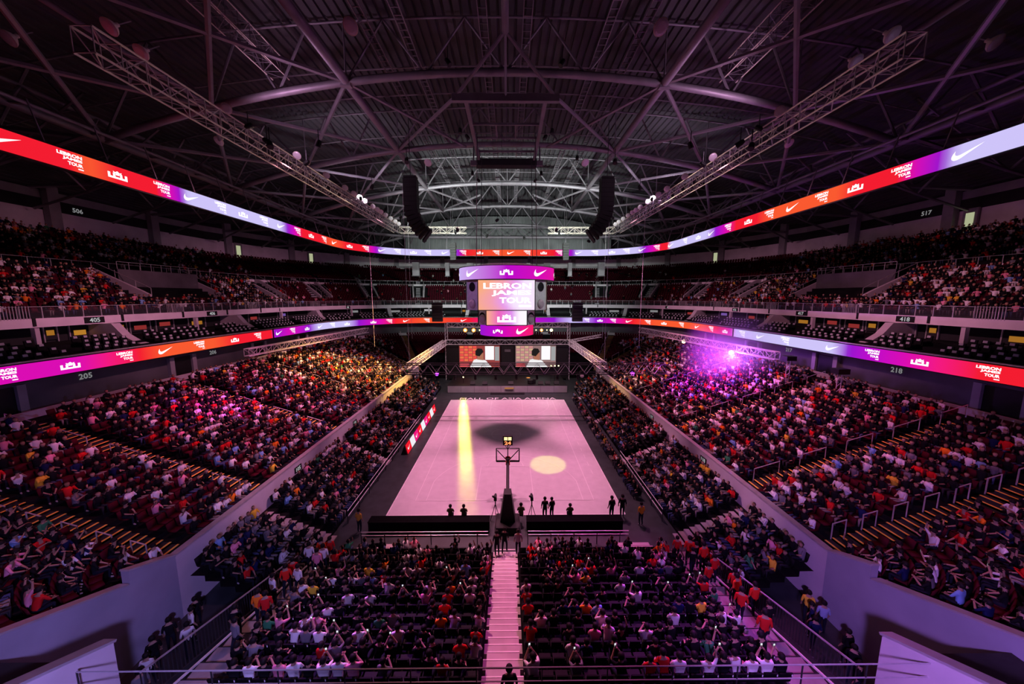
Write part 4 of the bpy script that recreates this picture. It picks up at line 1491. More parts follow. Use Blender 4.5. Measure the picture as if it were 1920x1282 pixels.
# --- side stands on the arena floor
SS_N, SS_T, SS_R = 6, 0.79, 0.34
SS_X, SS_Z = 12.45, 0.20
SS_A, SS_B = 17.0, 62.0
mb = MB()
for sg in (-1, 1):
    prof = [(SS_X, 0.0)]
    for i in range(SS_N):
        prof += [(SS_X + SS_T * i, SS_Z + SS_R * i), (SS_X + SS_T * (i + 1), SS_Z + SS_R * i)]
    n = len(prof)
    mb.add([(X0 + sg * x, y, z) for y in (SS_A, SS_B) for x, z in prof], [(j, j + 1, n + j + 1, n + j) for j in range(n - 1)] + [tuple(range(n)) + ()] * 0)
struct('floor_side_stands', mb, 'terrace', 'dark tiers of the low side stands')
SS_AIS = (22.0, 33.5, 45.0, 56.0)
for sg, nm in ((-1, 'left'), (1, 'right')):
    for j, yy in enumerate(SS_AIS):
        st_ = thing('plank_stair', '%s pink-lit plank stair up the low %s side stand, counted from the camera' % (nth(j + 1), nm), 'stairs')
        for i in range(SS_N):
            for q in (0, 1):
                xx = SS_X + SS_T * i - (0.2 if q == 0 else -0.2)
                z = SS_Z + SS_R * (i - (0.5 if q == 0 else 0))
                MB().box((X0 + sg * xx, yy, z / 2 + 0.02), (0.36, 1.15, z + 0.03)).build('step', 'step', st_)

# ================================================================== BASKETBALL HOOP
HX = X0 + 0.15
hp = thing('basketball_hoop', 'portable basketball hoop seen from behind, with shot clock on top', 'basketball hoop')
b = MB()
poly = [(-0.62, 0), (0.62, 0), (0.26, 2.7), (-0.26, 2.7)]
vs = [(HX + x, 23.3, z) for x, z in poly] + [(HX + x, 24.9 if z == 0 else 24.1, z) for x, z in poly]
b.add(vs, [(0, 1, 2, 3), (7, 6, 5, 4), (0, 4, 5, 1), (1, 5, 6, 2), (2, 6, 7, 3), (3, 7, 4, 0)])
b.build('base_pad', 'black', hp)
MB().box((HX, 23.5, 0.25), (1.7, 1.7, 0.5)).build('base', 'black', hp)
for e in (-1, 1):
    MB().box((HX + e * 0.09, 23.62, 2.25), (0.07, 0.05, 0.35)).build('strap', 'alu', hp)
    MB().bar((HX + e * 0.95, 22.9, 0.0), (HX + e * 0.80, 22.9, 1.5), 0.06).build('side_handle', 'alu', hp)
MB().tube([(HX, 23.8, 2.4), (HX, 26.2, 3.15), (HX, 27.7, 3.25)], 0.13, 8).build('arm', 'black', hp)
MB().tube([(HX, 23.9, 2.0), (HX, 26.0, 2.65), (HX, 27.7, 3.0)], 0.10, 8).build('arm', 'black', hp)
bbd = MB().add([(HX - 0.98, 27.95, 2.95), (HX + 0.98, 27.95, 2.95), (HX + 0.98, 27.95, 4.1), (HX - 0.98, 27.95, 4.1)], [(0, 1, 2, 3)]).build('backboard', 'glass', hp)
fr = MB()
for a_, b_, w_ in (((-1.0, 2.95), (1.0, 2.95), 0.13), ((-1.0, 4.1), (1.0, 4.1), 0.08), ((-0.98, 2.95), (-0.98, 4.1), 0.10), ((0.98, 2.95), (0.98, 4.1), 0.10)):
    fr.bar((HX + a_[0], 27.92, a_[1]), (HX + b_[0], 27.92, b_[1]), 0.09, w_)
fr.build('backboard_frame', 'black', bbd)
lt = MB().bar((HX - 0.95, 27.88, 4.1), (HX + 0.95, 27.88, 4.1), 0.05, 0.05).build('light_strip', 'alu', bbd)
for e in (-1, 1):
    MB().bar((HX, 27.8, 3.0), (HX + e * 0.9, 27.9, 3.95), 0.06).build('strut', 'black', hp)
    MB().bar((HX + e * 0.25, 27.9, 3.06), (HX + e * 0.7, 27.9, 3.06), 0.06).build('edge_clip', 'alu', hp)
MB().bar((HX, 27.8, 2.8), (HX, 27.86, 4.5), 0.08).build('upright', 'black', hp)
rm = MB().lathe((HX, 28.4, 3.02), [(0.235, 0), (0.25, 0.02), (0.235, 0.04), (0.22, 0.02), (0.235, 0)], 16).build('rim', 'orange_rim', hp)
MB().lathe((HX, 28.4, 2.6), [(0.14, 0), (0.18, 0.2), (0.22, 0.42)], 10).build('net', 'net', rm)
MB().box((HX, 27.8, 2.85), (0.35, 0.2, 0.3)).build('bracket_pad', 'orange_rim', hp)
for e in (-1, 1):
    MB().bar((HX + e * 0.04, 27.8, 4.1), (HX + e * 0.28, 27.7, 4.6), 0.035).build('clock_strut', 'black', hp)
ck = MB().box((HX, 27.7, 4.95), (0.82, 0.25, 0.82)).build('shot_clock', 'black', hp)
flat_text('24', lambda u, v: (HX + u, 27.56, 4.60 + v), 0.30, 0.56, 0.03).build('digits', 'digit_red', ck)
for e in (-1, 1):
    MB().add([(HX + e * 0.17 - 0.14, 27.56, 4.99), (HX + e * 0.17 + 0.14, 27.56, 4.99), (HX + e * 0.17 + 0.14, 27.56, 5.27), (HX + e * 0.17 - 0.14, 27.56, 5.27)], [(0, 1, 2, 3)]).build('digit_block', 'digit_yellow', ck)

# ================================================================== COURTSIDE
for nm, xa, xb in (('left', -10.2, -1.45), ('right', 1.3, 8.3)):
    tb = thing('press_table', 'long black-draped table behind the baseline, %s of the hoop' % nm, 'table')
    MB().box(((xa + xb) / 2, 23.2, 0.42), (xb - xa, 0.7, 0.84)).build('drape', 'cloth_black', tb)
    MB().box(((xa + xb) / 2, 23.2, 0.86), (xb - xa + 0.06, 0.78, 0.04)).build('table_top', 'cloth_black', tb)
    rl_ = thing('front_barrier', 'low rail barrier in front of the first row, %s of the hoop' % nm, 'barrier')
    for z in (0.70, 0.95):
        MB().tube([(xa, 21.7, z), (xb, 21.7, z)], 0.022, 5).build('rail', 'rail', rl_)
    k = 0
    x = xa
    while x < xb:
        MB().bar((x, 21.7, 0), (x, 21.7, 0.95), 0.05).build('post', 'rail_dark', rl_); x += 1.6
for x, nm in ((-1.05, 'left'), (1.75, 'right')):
    tp = thing('camera_tripod', 'video camera on a tall black tripod, %s of the hoop base' % nm, 'camera tripod')
    for k in range(3):
        a = R(90 + 120 * k)
        MB().tube([(x, 24.4, 1.25), (x + 0.45 * math.cos(a), 24.4 + 0.45 * math.sin(a), 0)], 0.025, 5).build('leg', 'black', tp)
    MB().tube([(x, 24.4, 1.1), (x, 24.4, 1.55)], 0.05, 6).build('column', 'black', tp)
    cbd = MB().box((x, 24.45, 1.72), (0.22, 0.45, 0.26)).build('camera_body', 'black', tp)
    MB().tube([(x, 24.65, 1.72), (x, 24.95, 1.72)], 0.08, 8).build('lens', 'black', cbd)
    MB().bar((x, 24.3, 1.85), (x - 0.2, 24.2, 2.0), 0.12).build('viewfinder', 'black', cbd)
for sg, nm in ((-1, 'left'), (1, 'right')):
    br_ = thing('stand_barrier', 'long low steel barrier before the %s side stand' % nm, 'barrier')
    xx = X0 + sg * 11.95
    for z in (0.55, 1.0):
        MB().tube([(xx, 24, z), (xx, 46 if sg < 0 else 34, z)], 0.03, 5).build('rail', 'alu', br_)
    for k in range(12 if sg < 0 else 6):
        MB().bar((xx, 24 + 2 * k, 0), (xx, 24 + 2 * k, 1.0), 0.05).build('post', 'rail_dark', br_)
# display board beside the court
lb = thing('courtside_board', 'slanted red and white display board beside the left sideline', 'display board')
cols_ = [RED, (0.9, 0.85, 0.9), PNK, RED, (0.9, 0.88, 0.95), PNK, RED, (0.9, 0.85, 0.9), RED]
for k in range(9):
    ya, yb = 35.4 + k * 1.62, 35.4 + (k + 1) * 1.62
    xx = X0 - 10.75
    pn = MB().add([(xx, ya, 0.05), (xx, yb - 0.05, 0.05), (xx - 0.25, yb - 0.05, 1.05), (xx - 0.25, ya, 1.05)], [(0, 1, 2, 3)], cols_[k]).build('panel', 'led', lb)
    if cols_[k][1] < 0.5:
        graphic('swoosh', lambda u, v: (xx + 0.03 - 0.25 * (0.35 + v), (ya + yb) / 2 + u, 0.35 + v), 0.35).build('swoosh_mark', 'led_white', pn)
bk = MB()
bk.add([(X0 - 10.82, 35.3, 0.0), (X0 - 10.82, 50.1, 0.0), (X0 - 11.08, 50.1, 1.1), (X0 - 11.08, 35.3, 1.1), (X0 - 11.5, 35.3, 0), (X0 - 11.5, 50.1, 0)], [(0, 1, 2, 3), (4, 3, 2, 5), (0, 3, 4), (1, 5, 2)])
bk.build('housing', 'black', lb)

# ================================================================== STAGE
sg_ = thing('stage', 'low black stage with a grey front at the far end of the court', 'stage')
MB().box((X0, 64.0, 0.65), (21.4, 9.0, 1.3)).build('deck', 'black', sg_)
for k in range(9):
    MB().box((X0 - 9.5 + k * 2.376, 59.47, 0.66), (2.34, 0.06, 1.18)).build('front_panel', 'concrete', sg_)
MB().box((X0, 58.6, 0.15), (6, 0.5, 0.3)).build('front_step', 'dark', sg_)
MB().box((X0 + 0.3, 59.3, 0.9), (1.6, 0.1, 0.15)).build('front_light', 'amber_glow', sg_)
bd = thing('stage_backdrop', 'black backdrop wall behind the stage', 'backdrop')
MB().box((X0, 69.0, 4.4), (25, 0.2, 8.2)).build('drape', 'black', bd)
for k, nm in ((-1, 'left'), (1, 'right')):
    sc = thing('stage_screen', '%s stage video screen with a red wall and a figure' % nm, 'screen')
    xc = X0 + k * 5.7
    w_, h_, zb_ = 8.2, 4.4, 2.9
    P = lambda u, v, o_=0.0: (xc - w_ / 2 + u * w_, 68.3 - o_, zb_ + v * h_)
    gm = MB()
    gm.add([P(0, 0), P(1, 0), P(1, 1), P(0, 1)], [(0, 1, 2, 3)], (0.30, 0.05, 0.05) if k < 0 else (0.28, 0.16, 0.16))
    scr = gm.build('panel', 'led', sc)
    for r_ in range(6):
        for c_ in range(4):
            u0 = 0.02 + c_ * 0.105
            v0 = 0.28 + r_ * 0.12
            colr = (0.85, 0.08 + 0.10 * ((r_ + c_) % 2), 0.07) if k < 0 else (0.6, 0.25 + 0.15 * ((r_ + c_) % 2), 0.25)
            MB().add([P(u0, v0, .02), P(u0 + 0.092, v0, .02), P(u0 + 0.092, v0 + 0.10, .02), P(u0, v0 + 0.10, .02)], [(0, 1, 2, 3)], colr).build('tile', 'led', scr)
    for (pl, c_, o_) in (([(0.26, 0), (0.80, 0), (0.66, 0.30), (0.50, 0.42), (0.36, 0.34)], (0.9, 0.88, 0.9), 0.03),
                         ([(0.44, 0.36), (0.60, 0.32), (0.60, 0.66), (0.46, 0.66)], (0.42, 0.16, 0.10), 0.04),
                         ([(0.40, 0.55), (0.50, 0.50), (0.60, 0.72), (0.56, 0.86), (0.46, 0.88), (0.40, 0.76)], (0.015, 0.012, 0.012), 0.05),
                         ([(0.64, 0.34), (0.86, 0.34), (0.86, 0.98), (0.64, 0.98)], (1.0, 0.97, 1.0), 0.04),
                         ([(0.88, 0.3), (0.99, 0.3), (0.99, 0.95), (0.88, 0.95)], (0.35, 0.35, 0.36), 0.03),
                         ([(0.02, 0.02), (0.24, 0.02), (0.24, 0.2), (0.02, 0.2)], (0.75, 0.10, 0.12), 0.03)):
        MB().add([P(u, v, o_) for u, v in pl], [tuple(range(len(pl)))], c_).build('picture_area', 'led', scr)
pt = thing('projection_tower', 'black equipment tower between the two stage screens', 'tower')
MB().box((X0, 67.9, 4.2), (2.4, 0.7, 6.0)).build('drape', 'black', pt)
MB().box((X0, 67.5, 6.4), (1.2, 0.2, 0.5)).build('sign_box', 'wall_grey', pt)
# stage trusses
for lab, a, b, w_, h_, bay in (('long dark front truss hung across the arena before the stage', (X0 - 22.5, 47.2, 7.0), (X0 + 22.5, 47.2, 7.0), 1.3, 1.35, 0.95),
                               ('rear stage truss above the video screens', (X0 - 12.6, 68.6, 8.0), (X0 + 12.6, 68.6, 8.0), 0.8, 0.9, 1.0),
                               ('high rear truss carrying the blinder lamps', (X0 - 12.4, 69.4, 11.4), (X0 + 12.4, 69.4, 11.4), 0.7, 0.9, 1.1),
                               ('left pink-lit side truss of the stage roof', (X0 - 13.9, 47.9, 7.2), (X0 - 12.6, 68.2, 8.0), 0.9, 0.9, 0.9),
                               ('right pink-lit side truss of the stage roof', (X0 + 13.9, 47.9, 7.2), (X0 + 12.6, 68.2, 8.0), 0.9, 0.9, 0.9),
                               ('left truss hung over the lower stand below the ribbon', (X0 - 32.6, 42.5, 10.1), (X0 - 28.4, 69, 10.4), 0.7, 0.9, 1.1),
                               ('right truss hung over the lower stand below the ribbon', (X0 + 32.0, 39.5, 10.1), (X0 + 27.0, 69, 10.4), 0.7, 0.9, 1.1),
                               ('short white truss slanting up at the right rear of the stage', (X0 + 12.8, 68.5, 8.2), (X0 + 17.5, 63.5, 9.8), 0.5, 0.5, 0.7)):
    dark_ = lab.startswith('long dark')
    tr = thing('stage_truss', lab, 'truss')
    lattice(tr, a, b, w_, h_, bay, 'rail_dark' if dark_ else 'alu', 0.065, 0.02, True, 'alu', dark_)
    if dark_:
        for k in range(14):
            xx = X0 - 19 + k * 2.9
            lm = MB().box((xx, 47.2, 6.1), (0.35, 0.35, 0.30)).build('lamp_yoke', 'black', tr)
            MB().lathe((xx, 47.2, 5.95), [(0.14, 0), (0.2, -0.35), (0.16, -0.5)], 8).build('lamp_head', 'black', lm)
for sgx in (-1, 1):
    for a, b in (((12.5, 69.4, 0), (12.5, 69.4, 11.8)),):
        tw = thing('truss_tower', 'upright lattice tower at the %s rear corner of the stage' % ('left' if sgx < 0 else 'right'), 'truss tower')
        for ex in (-0.25, 0.25):
            for ey in (-0.25, 0.25):
                MB().tube([(X0 + sgx * a[0] + ex, a[1] + ey, 0), (X0 + sgx * a[0] + ex, a[1] + ey, b[2])], 0.03, 5).build('chord', 'alu', tw)
        for k in range(15):
            z = k * 0.78
            MB().bar((X0 + sgx * a[0] - 0.25, a[1] - 0.25, z), (X0 + sgx * a[0] + 0.25, a[1] - 0.25, z + 0.78), 0.04).build('web', 'alu', tw)
    # suspension cables of the stage roof
    for xx, yy, nm in ((13.9, 47.9, 'front'), (18.5, 66, 'outer rear'), (21.5, 55, 'outer front')):
        o = MB().tube([(X0 + sgx * xx, yy, 7.5 if nm == 'front' else 9), (X0 + sgx * xx, yy, 32)], 0.022, 4).build('hoist_cable', 'alu')
        tag(o, 'thin %s hoist cable hanging down at the %s of the stage roof' % (nm, 'left' if sgx < 0 else 'right'), 'cable')
    # hung loudspeaker stack beside the screens
    sp = thing('speaker_stack', 'black loudspeaker stack hung at the %s side of the stage' % ('left' if sgx < 0 else 'right'), 'loudspeaker')
    for k in range(6):
        cbx = MB().box((X0 + sgx * 13.6, 66.5, 12.6 + 0.62 * k), (1.9, 1.2, 0.58)).build('cabinet', 'black', sp)
        MB().box((X0 + sgx * 13.6, 65.88, 12.6 + 0.62 * k), (1.7, 0.05, 0.46)).build('grille', 'dark', cbx)
# blinder lamps
for k, (xx, m_, r_) in enumerate(((-8.6, 'blinder', 0.42), (-6.9, 'blinder', 0.42), (6.9, 'blinder', 0.34), (8.9, 'yellow_lens', 0.28), (-5.7, 'yellow_lens', 0.10), (5.8, 'yellow_lens', 0.10), (8.0, 'yellow_lens', 0.09))):
    lmp = thing('blinder_lamp', '%s bright %s lamp, counted from the left, under the high rear stage truss' % (nth(sorted([-8.6, -6.9, 6.9, 8.9, -5.7, 5.8, 8.0]).index(xx) + 1), 'orange' if m_ == 'blinder' else 'yellow'), 'stage lamp', group='lamps under the high rear truss')
    MB().box((X0 + xx, 69.35, 10.35), (2.2 * r_, 0.3, 2.2 * r_)).build('housing', 'black', lmp)
    MB().lathe((X0 + xx, 69.15, 10.35), [(r_, 0), (r_ * 0.9, 0.06), (r_ * 0.3, 0.1)], 14, (0, -1, 0)).build('lens', m_, lmp)
    if m_ == 'blinder':
        MB().lathe((X0 + xx, 69.04, 10.35), [(r_ * 0.5, 0), (r_ * 0.4, 0.05)], 12, (0, -1, 0)).build('bulb', 'blinder_core', lmp)
# floor monitors and effect lamps on the stage lip
for k, xx in enumerate((-6.3, -4.1, 0.6, 6.0, 7.3, 8.9)):
    wd = MB()
    wd.add([(X0 + xx - 0.45, 60.2, 1.3), (X0 + xx + 0.45, 60.2, 1.3), (X0 + xx + 0.45, 60.9, 1.3), (X0 + xx - 0.45, 60.9, 1.3), (X0 + xx - 0.45, 60.2, 1.45), (X0 + xx + 0.45, 60.2, 1.45), (X0 + xx + 0.45, 60.75, 1.85), (X0 + xx - 0.45, 60.75, 1.85)],
           [(3, 2, 1, 0), (4, 5, 6, 7), (0, 1, 5, 4), (1, 2, 6, 5), (2, 3, 7, 6), (3, 0, 4, 7)])
    o = thing('floor_monitor', '%s black wedge monitor from the left on the stage lip' % nth(k + 1), 'loudspeaker', group='wedge monitors on the stage lip')
    c_ = wd.build('cabinet', 'black', o)
    MB().box((X0 + xx, 60.16, 1.38), (0.7, 0.04, 0.1)).build('grille', 'dark', o)
dk = thing('drum_kit', 'dark instrument heap on the right of the stage lip', 'equipment')
MB().lathe((X0 + 4.2, 61.0, 1.3), [(0.5, 0), (0.55, 0.1), (0.55, 0.7), (0.5, 0.75)], 12).build('drum', 'black', dk)
MB().lathe((X0 + 4.9, 61.2, 1.3), [(0.3, 0), (0.32, 0.8), (0.1, 0.85)], 10).build('drum', 'black', dk)
MB().lathe((X0 + 3.8, 61.2, 2.35), [(0.4, 0), (0.1, 0.06)], 10).build('cymbal', 'nosing', dk)
for k, (x, y, z, m_, lab) in enumerate(((-8.15, 61.55, 2.4, 'yellow_lens', 'yellow beam lamp at the left of the stage'), (9.6, 63, 4.2, 'yellow_lens', 'first small yellow lamp at the right of the stage'), (8.9, 63, 4.2, 'yellow_lens', 'second small yellow lamp at the right of the stage'), (8.2, 63, 4.2, 'yellow_lens', 'third small yellow lamp at the right of the stage'))):
    fx = thing('beam_lamp', lab, 'stage lamp', group='small yellow stage lamps')
    MB().tube([(X0 + x, y, 1.3), (X0 + x, y, z - 0.1)], 0.03, 5).build('stand', 'black', fx)
    MB().box((X0 + x, y + 0.15, z), (0.3, 0.3, 0.3)).build('housing', 'black', fx)
    MB().lathe((X0 + x, y, z), [(0.11, 0), (0.08, 0.05)], 10, (0, -1, -0.2)).build('lens', m_, fx)
# round moving heads facing the camera
for x, y, z, r_, m_, lab in ((-10.4, 48.4, 6.0, 0.30, 'violet_lens', 'violet oval moving-head lamp under the left of the front truss'), (10.4, 47.4, 5.9, 0.30, 'line', 'white oval moving-head lamp under the right of the front truss'), (20.0, 54.0, 4.7, 0.42, 'violet_lens', 'round violet lamp in the right stand beside the parapet'), (31.4, 60.5, 9.1, 0.34, 'yellow_lens', 'glaring yellow lamp under the right hung truss'), (29.6, 44.6, 9.7, 0.30, 'white_violet_lens', 'dazzling violet-white lamp under the right hung truss')):
    mh = thing('moving_head_lamp', lab, 'stage lamp')
    MB().box((x, y + 0.3, z + 0.25), (0.5, 0.4, 0.8)).build('yoke', 'black', mh)
    v = Vector((-x, -y, 14 - z)).normalized()
    MB().lathe((x, y, z), [(r_, -0.15), (r_, 0.02), (r_ * 0.92, 0.05)], 14, v).build('head', 'black', mh)
    MB().lathe(Vector((x, y, z)) + v * 0.06, [(r_ * 0.86, 0), (r_ * 0.8, 0.03), (r_ * 0.3, 0.06)], 14, v).build('lens', m_, mh)
# tall light stands in the side stands by the wall
for x, y, z, lab in ((31.2, 31.2, 8.2, 'black lamp stand at the top of the right lower stand'), (31.5, 37.5, 8.3, 'second black lamp stand at the top of the right lower stand')):
    ls = thing('lamp_stand', lab, 'lamp stand')
    for ex in (-0.2, 0.2):
        MB().tube([(x + ex, y, z - 1.0), (x + ex, y, z + 1.6)], 0.035, 5).build('upright', 'alu', ls)
    for k in range(4):
        MB().bar((x - 0.2, y, z - 0.7 + k * 0.55), (x + 0.2, y, z - 0.3 + k * 0.55), 0.04).build('web', 'alu', ls)
    MB().box((x, y, z + 1.9), (1.1, 0.8, 0.5)).build('head', 'black', ls)
# line arrays
for sgx, nm in ((-1, 'left'), (1, 'right')):
    la = thing('line_array', 'tall curved black loudspeaker array hanging on the %s of the roof' % nm, 'loudspeaker')
    x0_, y_, z_ = sgx * 11.1 + X0 + 0.3, 40.6, 30.2
    ang = 0.0
    px_, pz_ = 0.0, 0.0
    for k in range(14):
        ang = 0 if k < 6 else R((k - 5) * 6.5)
        cx_, cz_ = px_ + 0.25 * math.sin(ang), pz_ - 0.25 * math.cos(ang)
        vs = []
        for e in (-1, 1):
            for a_, b_ in ((-0.75, 0.24), (0.75, 0.24), (0.75, -0.24), (-0.75, -0.24)):
                vs.append((x0_ - sgx * (cx_ + a_ * math.cos(ang) - b_ * math.sin(ang) * -1 * 0), y_ + e * 0.5, z_ + cz_ + b_ * math.cos(ang) + a_ * math.sin(ang) * 1.0))
        m_ = MB().add(vs, [(0, 1, 2, 3), (7, 6, 5, 4), (0, 4, 5, 1), (1, 5, 6, 2), (2, 6, 7, 3), (3, 7, 4, 0)])
        m_.build('cabinet', 'black', la)
        px_ += 0.5 * math.sin(ang); pz_ -= 0.5 * math.cos(ang)
    MB().bar((x0_, y_, z_), (x0_, y_, 36.5), 0.06).build('hoist_cable', 'rail_dark', la)
    MB().box((x0_, y_, z_ + 0.15), (1.4, 0.9, 0.2)).build('frame', 'black', la)
    l2 = thing('line_array', 'short black loudspeaker array hanging at the far %s' % nm, 'loudspeaker')
    for k in range(7):
        MB().box((X0 + sgx * 10.6 + 0.4, 66, 26.9 - 0.46 * k), (1.05 + (0.08 if k % 2 else 0), 0.9, 0.42)).build('cabinet', 'black', l2)
    MB().bar((X0 + sgx * 10.6 + 0.4, 66, 27), (X0 + sgx * 10.6 + 0.4, 66, 36), 0.06).build('hoist_cable', 'rail_dark', l2)

# ================================================================== HIGH-BAY LAMPS AND LAMP BODIES
hb_d = MB().lathe((0, 0, 0), [(0.46, -0.02), (0.48, 0.0), (0.42, 0.14), (0.24, 0.34), (0.12, 0.42), (0.12, 0.62)], 16)
me_dome = hb_d.mesh('dome'); me_dome.materials.append(M['catwalk'])
me_lens = MB().lathe((0, 0, -0.03), [(0.43, 0), (0.30, -0.05), (0.05, -0.07)], 16).mesh('lens'); me_lens.materials.append(M['lampglass'])
me_stem = MB().bar((0, 0, 0.6), (0, 0, 1.6), 0.06).mesh('stem'); me_stem.materials.append(M['steel'])
hbl = []
for x, y, z in ((-24.6, 23.6, 33.5), (-25, 25.8, 33.5), (-9.7, 23.4, 33.5), (9.4, 23.3, 33.5), (24.4, 23.8, 33.5), (24.6, 26.3, 33.5), (-32.2, 24.6, 33.5), (31.9, 24.4, 33.5), (-10, 44.9, 33.5), (9.5, 44.7, 33.5), (-30, 38, 33), (29.5, 38, 33)):
    hbl.append((x, y, z, 0.25 * (1 if x < 0 else -1)))
for k, (x, y, z, tilt) in enumerate(hbl):
    sd_ = 'left' if x < 0 else 'right'
    o = thing('high_bay_lamp', '%s round high-bay lamp under the roof deck, %s half, counted from the camera' % (nth(1 + sum(1 for q in hbl if (q[0] < 0) == (x < 0) and (q[1], q[0]) < (y, x))), sd_), 'ceiling lamp', (x, y, z), 0, 'high-bay roof lamps')
    o.rotation_euler = (R(-44), tilt, 0)
    for me, nm in ((me_dome, 'dome'), (me_lens, 'lens'), (me_stem, 'stem')):
        link(nm, me, None, o)
k = 0
for sgx in (-1, 1):
    ys_ = [27.5, 36.0, 41.5, 46.0, 48.5, 50.3, 52.0, 55.0, 56.8, 58.4, 60.5, 63.0, 65.5, 67.5]
    for j, yy in enumerate(ys_):
        o = thing('truss_lamp', '%s round lamp clamped along the %s catwalk truss' % (nth(j + 1), 'left' if sgx < 0 else 'right'), 'ceiling lamp', (X0 + sgx * (21.4 - 0.75), yy, 30.85), 0, 'round lamps on the catwalk trusses')
        o.scale = (0.8, 0.8, 0.8)
        o.rotation_euler = (R(-62), 0, R(-12 * sgx))
        for me, nm in ((me_dome, 'dome'), (me_lens, 'lens')):
            link(nm, me, None, o)
# bodies of the working lamps
PLACE = {'added_board_lamp': 'added to light the scoreboard panels', 'added_parapet_lamp': 'added over centre court to light the parapet', 'added_stage_lamp': 'added to light the stage trusses', 'court_wash_lamp': 'on the rigging grid over centre court', 'seat_wash_lamp': 'on the catwalk truss', 'stand_wash_lamp': 'over the near half of the court', 'violet_crowd_lamp': 'aimed at the violet part of the crowd', 'magenta_crowd_lamp': 'aimed at the magenta patch of crowd', 'amber_crowd_lamp': 'over the stage end aimed at the amber crowd', 'follow_spot_lamp': 'making the round yellow spot on the court', 'unseen_wall_lamp': 'added out of view to light the tunnel wall', 'roof_work_lamp': 'lighting the far roof', 'far_stand_lamp': 'lighting the far stand', 'roof_up_lamp': 'clamped on top of the catwalk truss', 'added_truss_lamp': 'added to light the catwalk truss chords', 'balcony_wash_lamp': 'aimed at the balcony front'}
seen_l = {}
for name_, p, t_ in LAMPS:
    d_ = (t_ - p).normalized()
    sd_ = 'left' if p.x < X0 else 'right'
    seen_l[(name_, sd_)] = seen_l.get((name_, sd_), 0) + 1
    o = thing('flood_lamp', '%s black flood lamp %s, %s half' % (nth(seen_l[(name_, sd_)]), PLACE[name_], sd_), 'stage lamp', tuple(p), 0, 'black flood lamps on the rigging')
    b_ = -d_
    MB().lathe(b_ * 0.30, [(0.20, 0), (0.20, 0.22), (0.16, 0.42), (0.08, 0.50)], 10, b_).build('lamp_housing', 'black', o)
    MB().lathe(b_ * 0.22, [(0.19, 0), (0.21, 0.02), (0.21, 0.10), (0.19, 0.10)], 10, b_).build('lamp_rim', 'rail_dark', o)
    MB().bar(b_ * 0.5, b_ * 0.5 + Vector((0, 0, 1.1 if p.z > 25 else 0.6)), 0.05).build('clamp_rod', 'rail_dark', o)

# violet haze hanging round the dazzling lamp
hz = bpy.data.materials.new('haze')
hz.use_nodes = True
nt = hz.node_tree
nt.nodes.remove(nt.nodes['Principled BSDF'])
vsn = nt.nodes.new('ShaderNodeVolumeScatter')
vsn.inputs['Color'].default_value = (1, 1, 1, 1)
tc = nt.nodes.new('ShaderNodeTexCoord')
ln_ = nt.nodes.new('ShaderNodeVectorMath'); ln_.operation = 'LENGTH'
mr = nt.nodes.new('ShaderNodeMapRange')
mr.inputs['From Min'].default_value = 0.0; mr.interpolation_type = 'SMOOTHSTEP'
mr.inputs['From Max'].default_value = 6.8
mr.inputs['To Min'].default_value = 0.085; mr.inputs['To Max'].default_value = 0.0
nt.links.new(tc.outputs['Object'], ln_.inputs[0])
nt.links.new(ln_.outputs['Value'], mr.inputs['Value'])
nt.links.new(mr.outputs['Result'], vsn.inputs['Density'])
nt.links.new(vsn.outputs[0], nt.nodes['Material Output'].inputs['Volume'])
hm_ = MB().lathe((0, 0, 0), [(0.3, -7.5), (4.2, -6.2), (6.5, -3.7), (7.5, 0), (6.5, 3.7), (4.2, 6.2), (0.3, 7.5)], 16)
ho = hm_.build('haze', hz)
ho.location = (29.3, 44.0, 9.4)
tag(ho, 'violet haze around the dazzling lamp over the right stand', 'haze', None, 'stuff')

# ================================================================== PEOPLE
def skin_body(joints, edges, pose):
    """joints {name: (co, radius)}, edges [(a, b)] -> continuous skinned mesh"""
    names = list(joints)
    me = bpy.data.meshes.new('person')
    me.from_pydata([joints[n][0] for n in names], [(names.index(a), names.index(b)) for a, b in edges], [])
    o = bpy.data.objects.new('person', me)
    COL.objects.link(o)
    o.modifiers.new('skin', 'SKIN')
    sv = me.skin_vertices[0].data
    for i, n in enumerate(names):
        r_ = joints[n][1]
        sv[i].radius = r_ if isinstance(r_, tuple) else (r_, r_)
        sv[i].use_root = (n == 'pelvis')
    ss = o.modifiers.new('sub', 'SUBSURF')
    ss.levels = 1
    dg = bpy.context.evaluated_depsgraph_get()
    out = bpy.data.meshes.new_from_object(o.evaluated_get(dg))
    bpy.data.objects.remove(o)
    return out


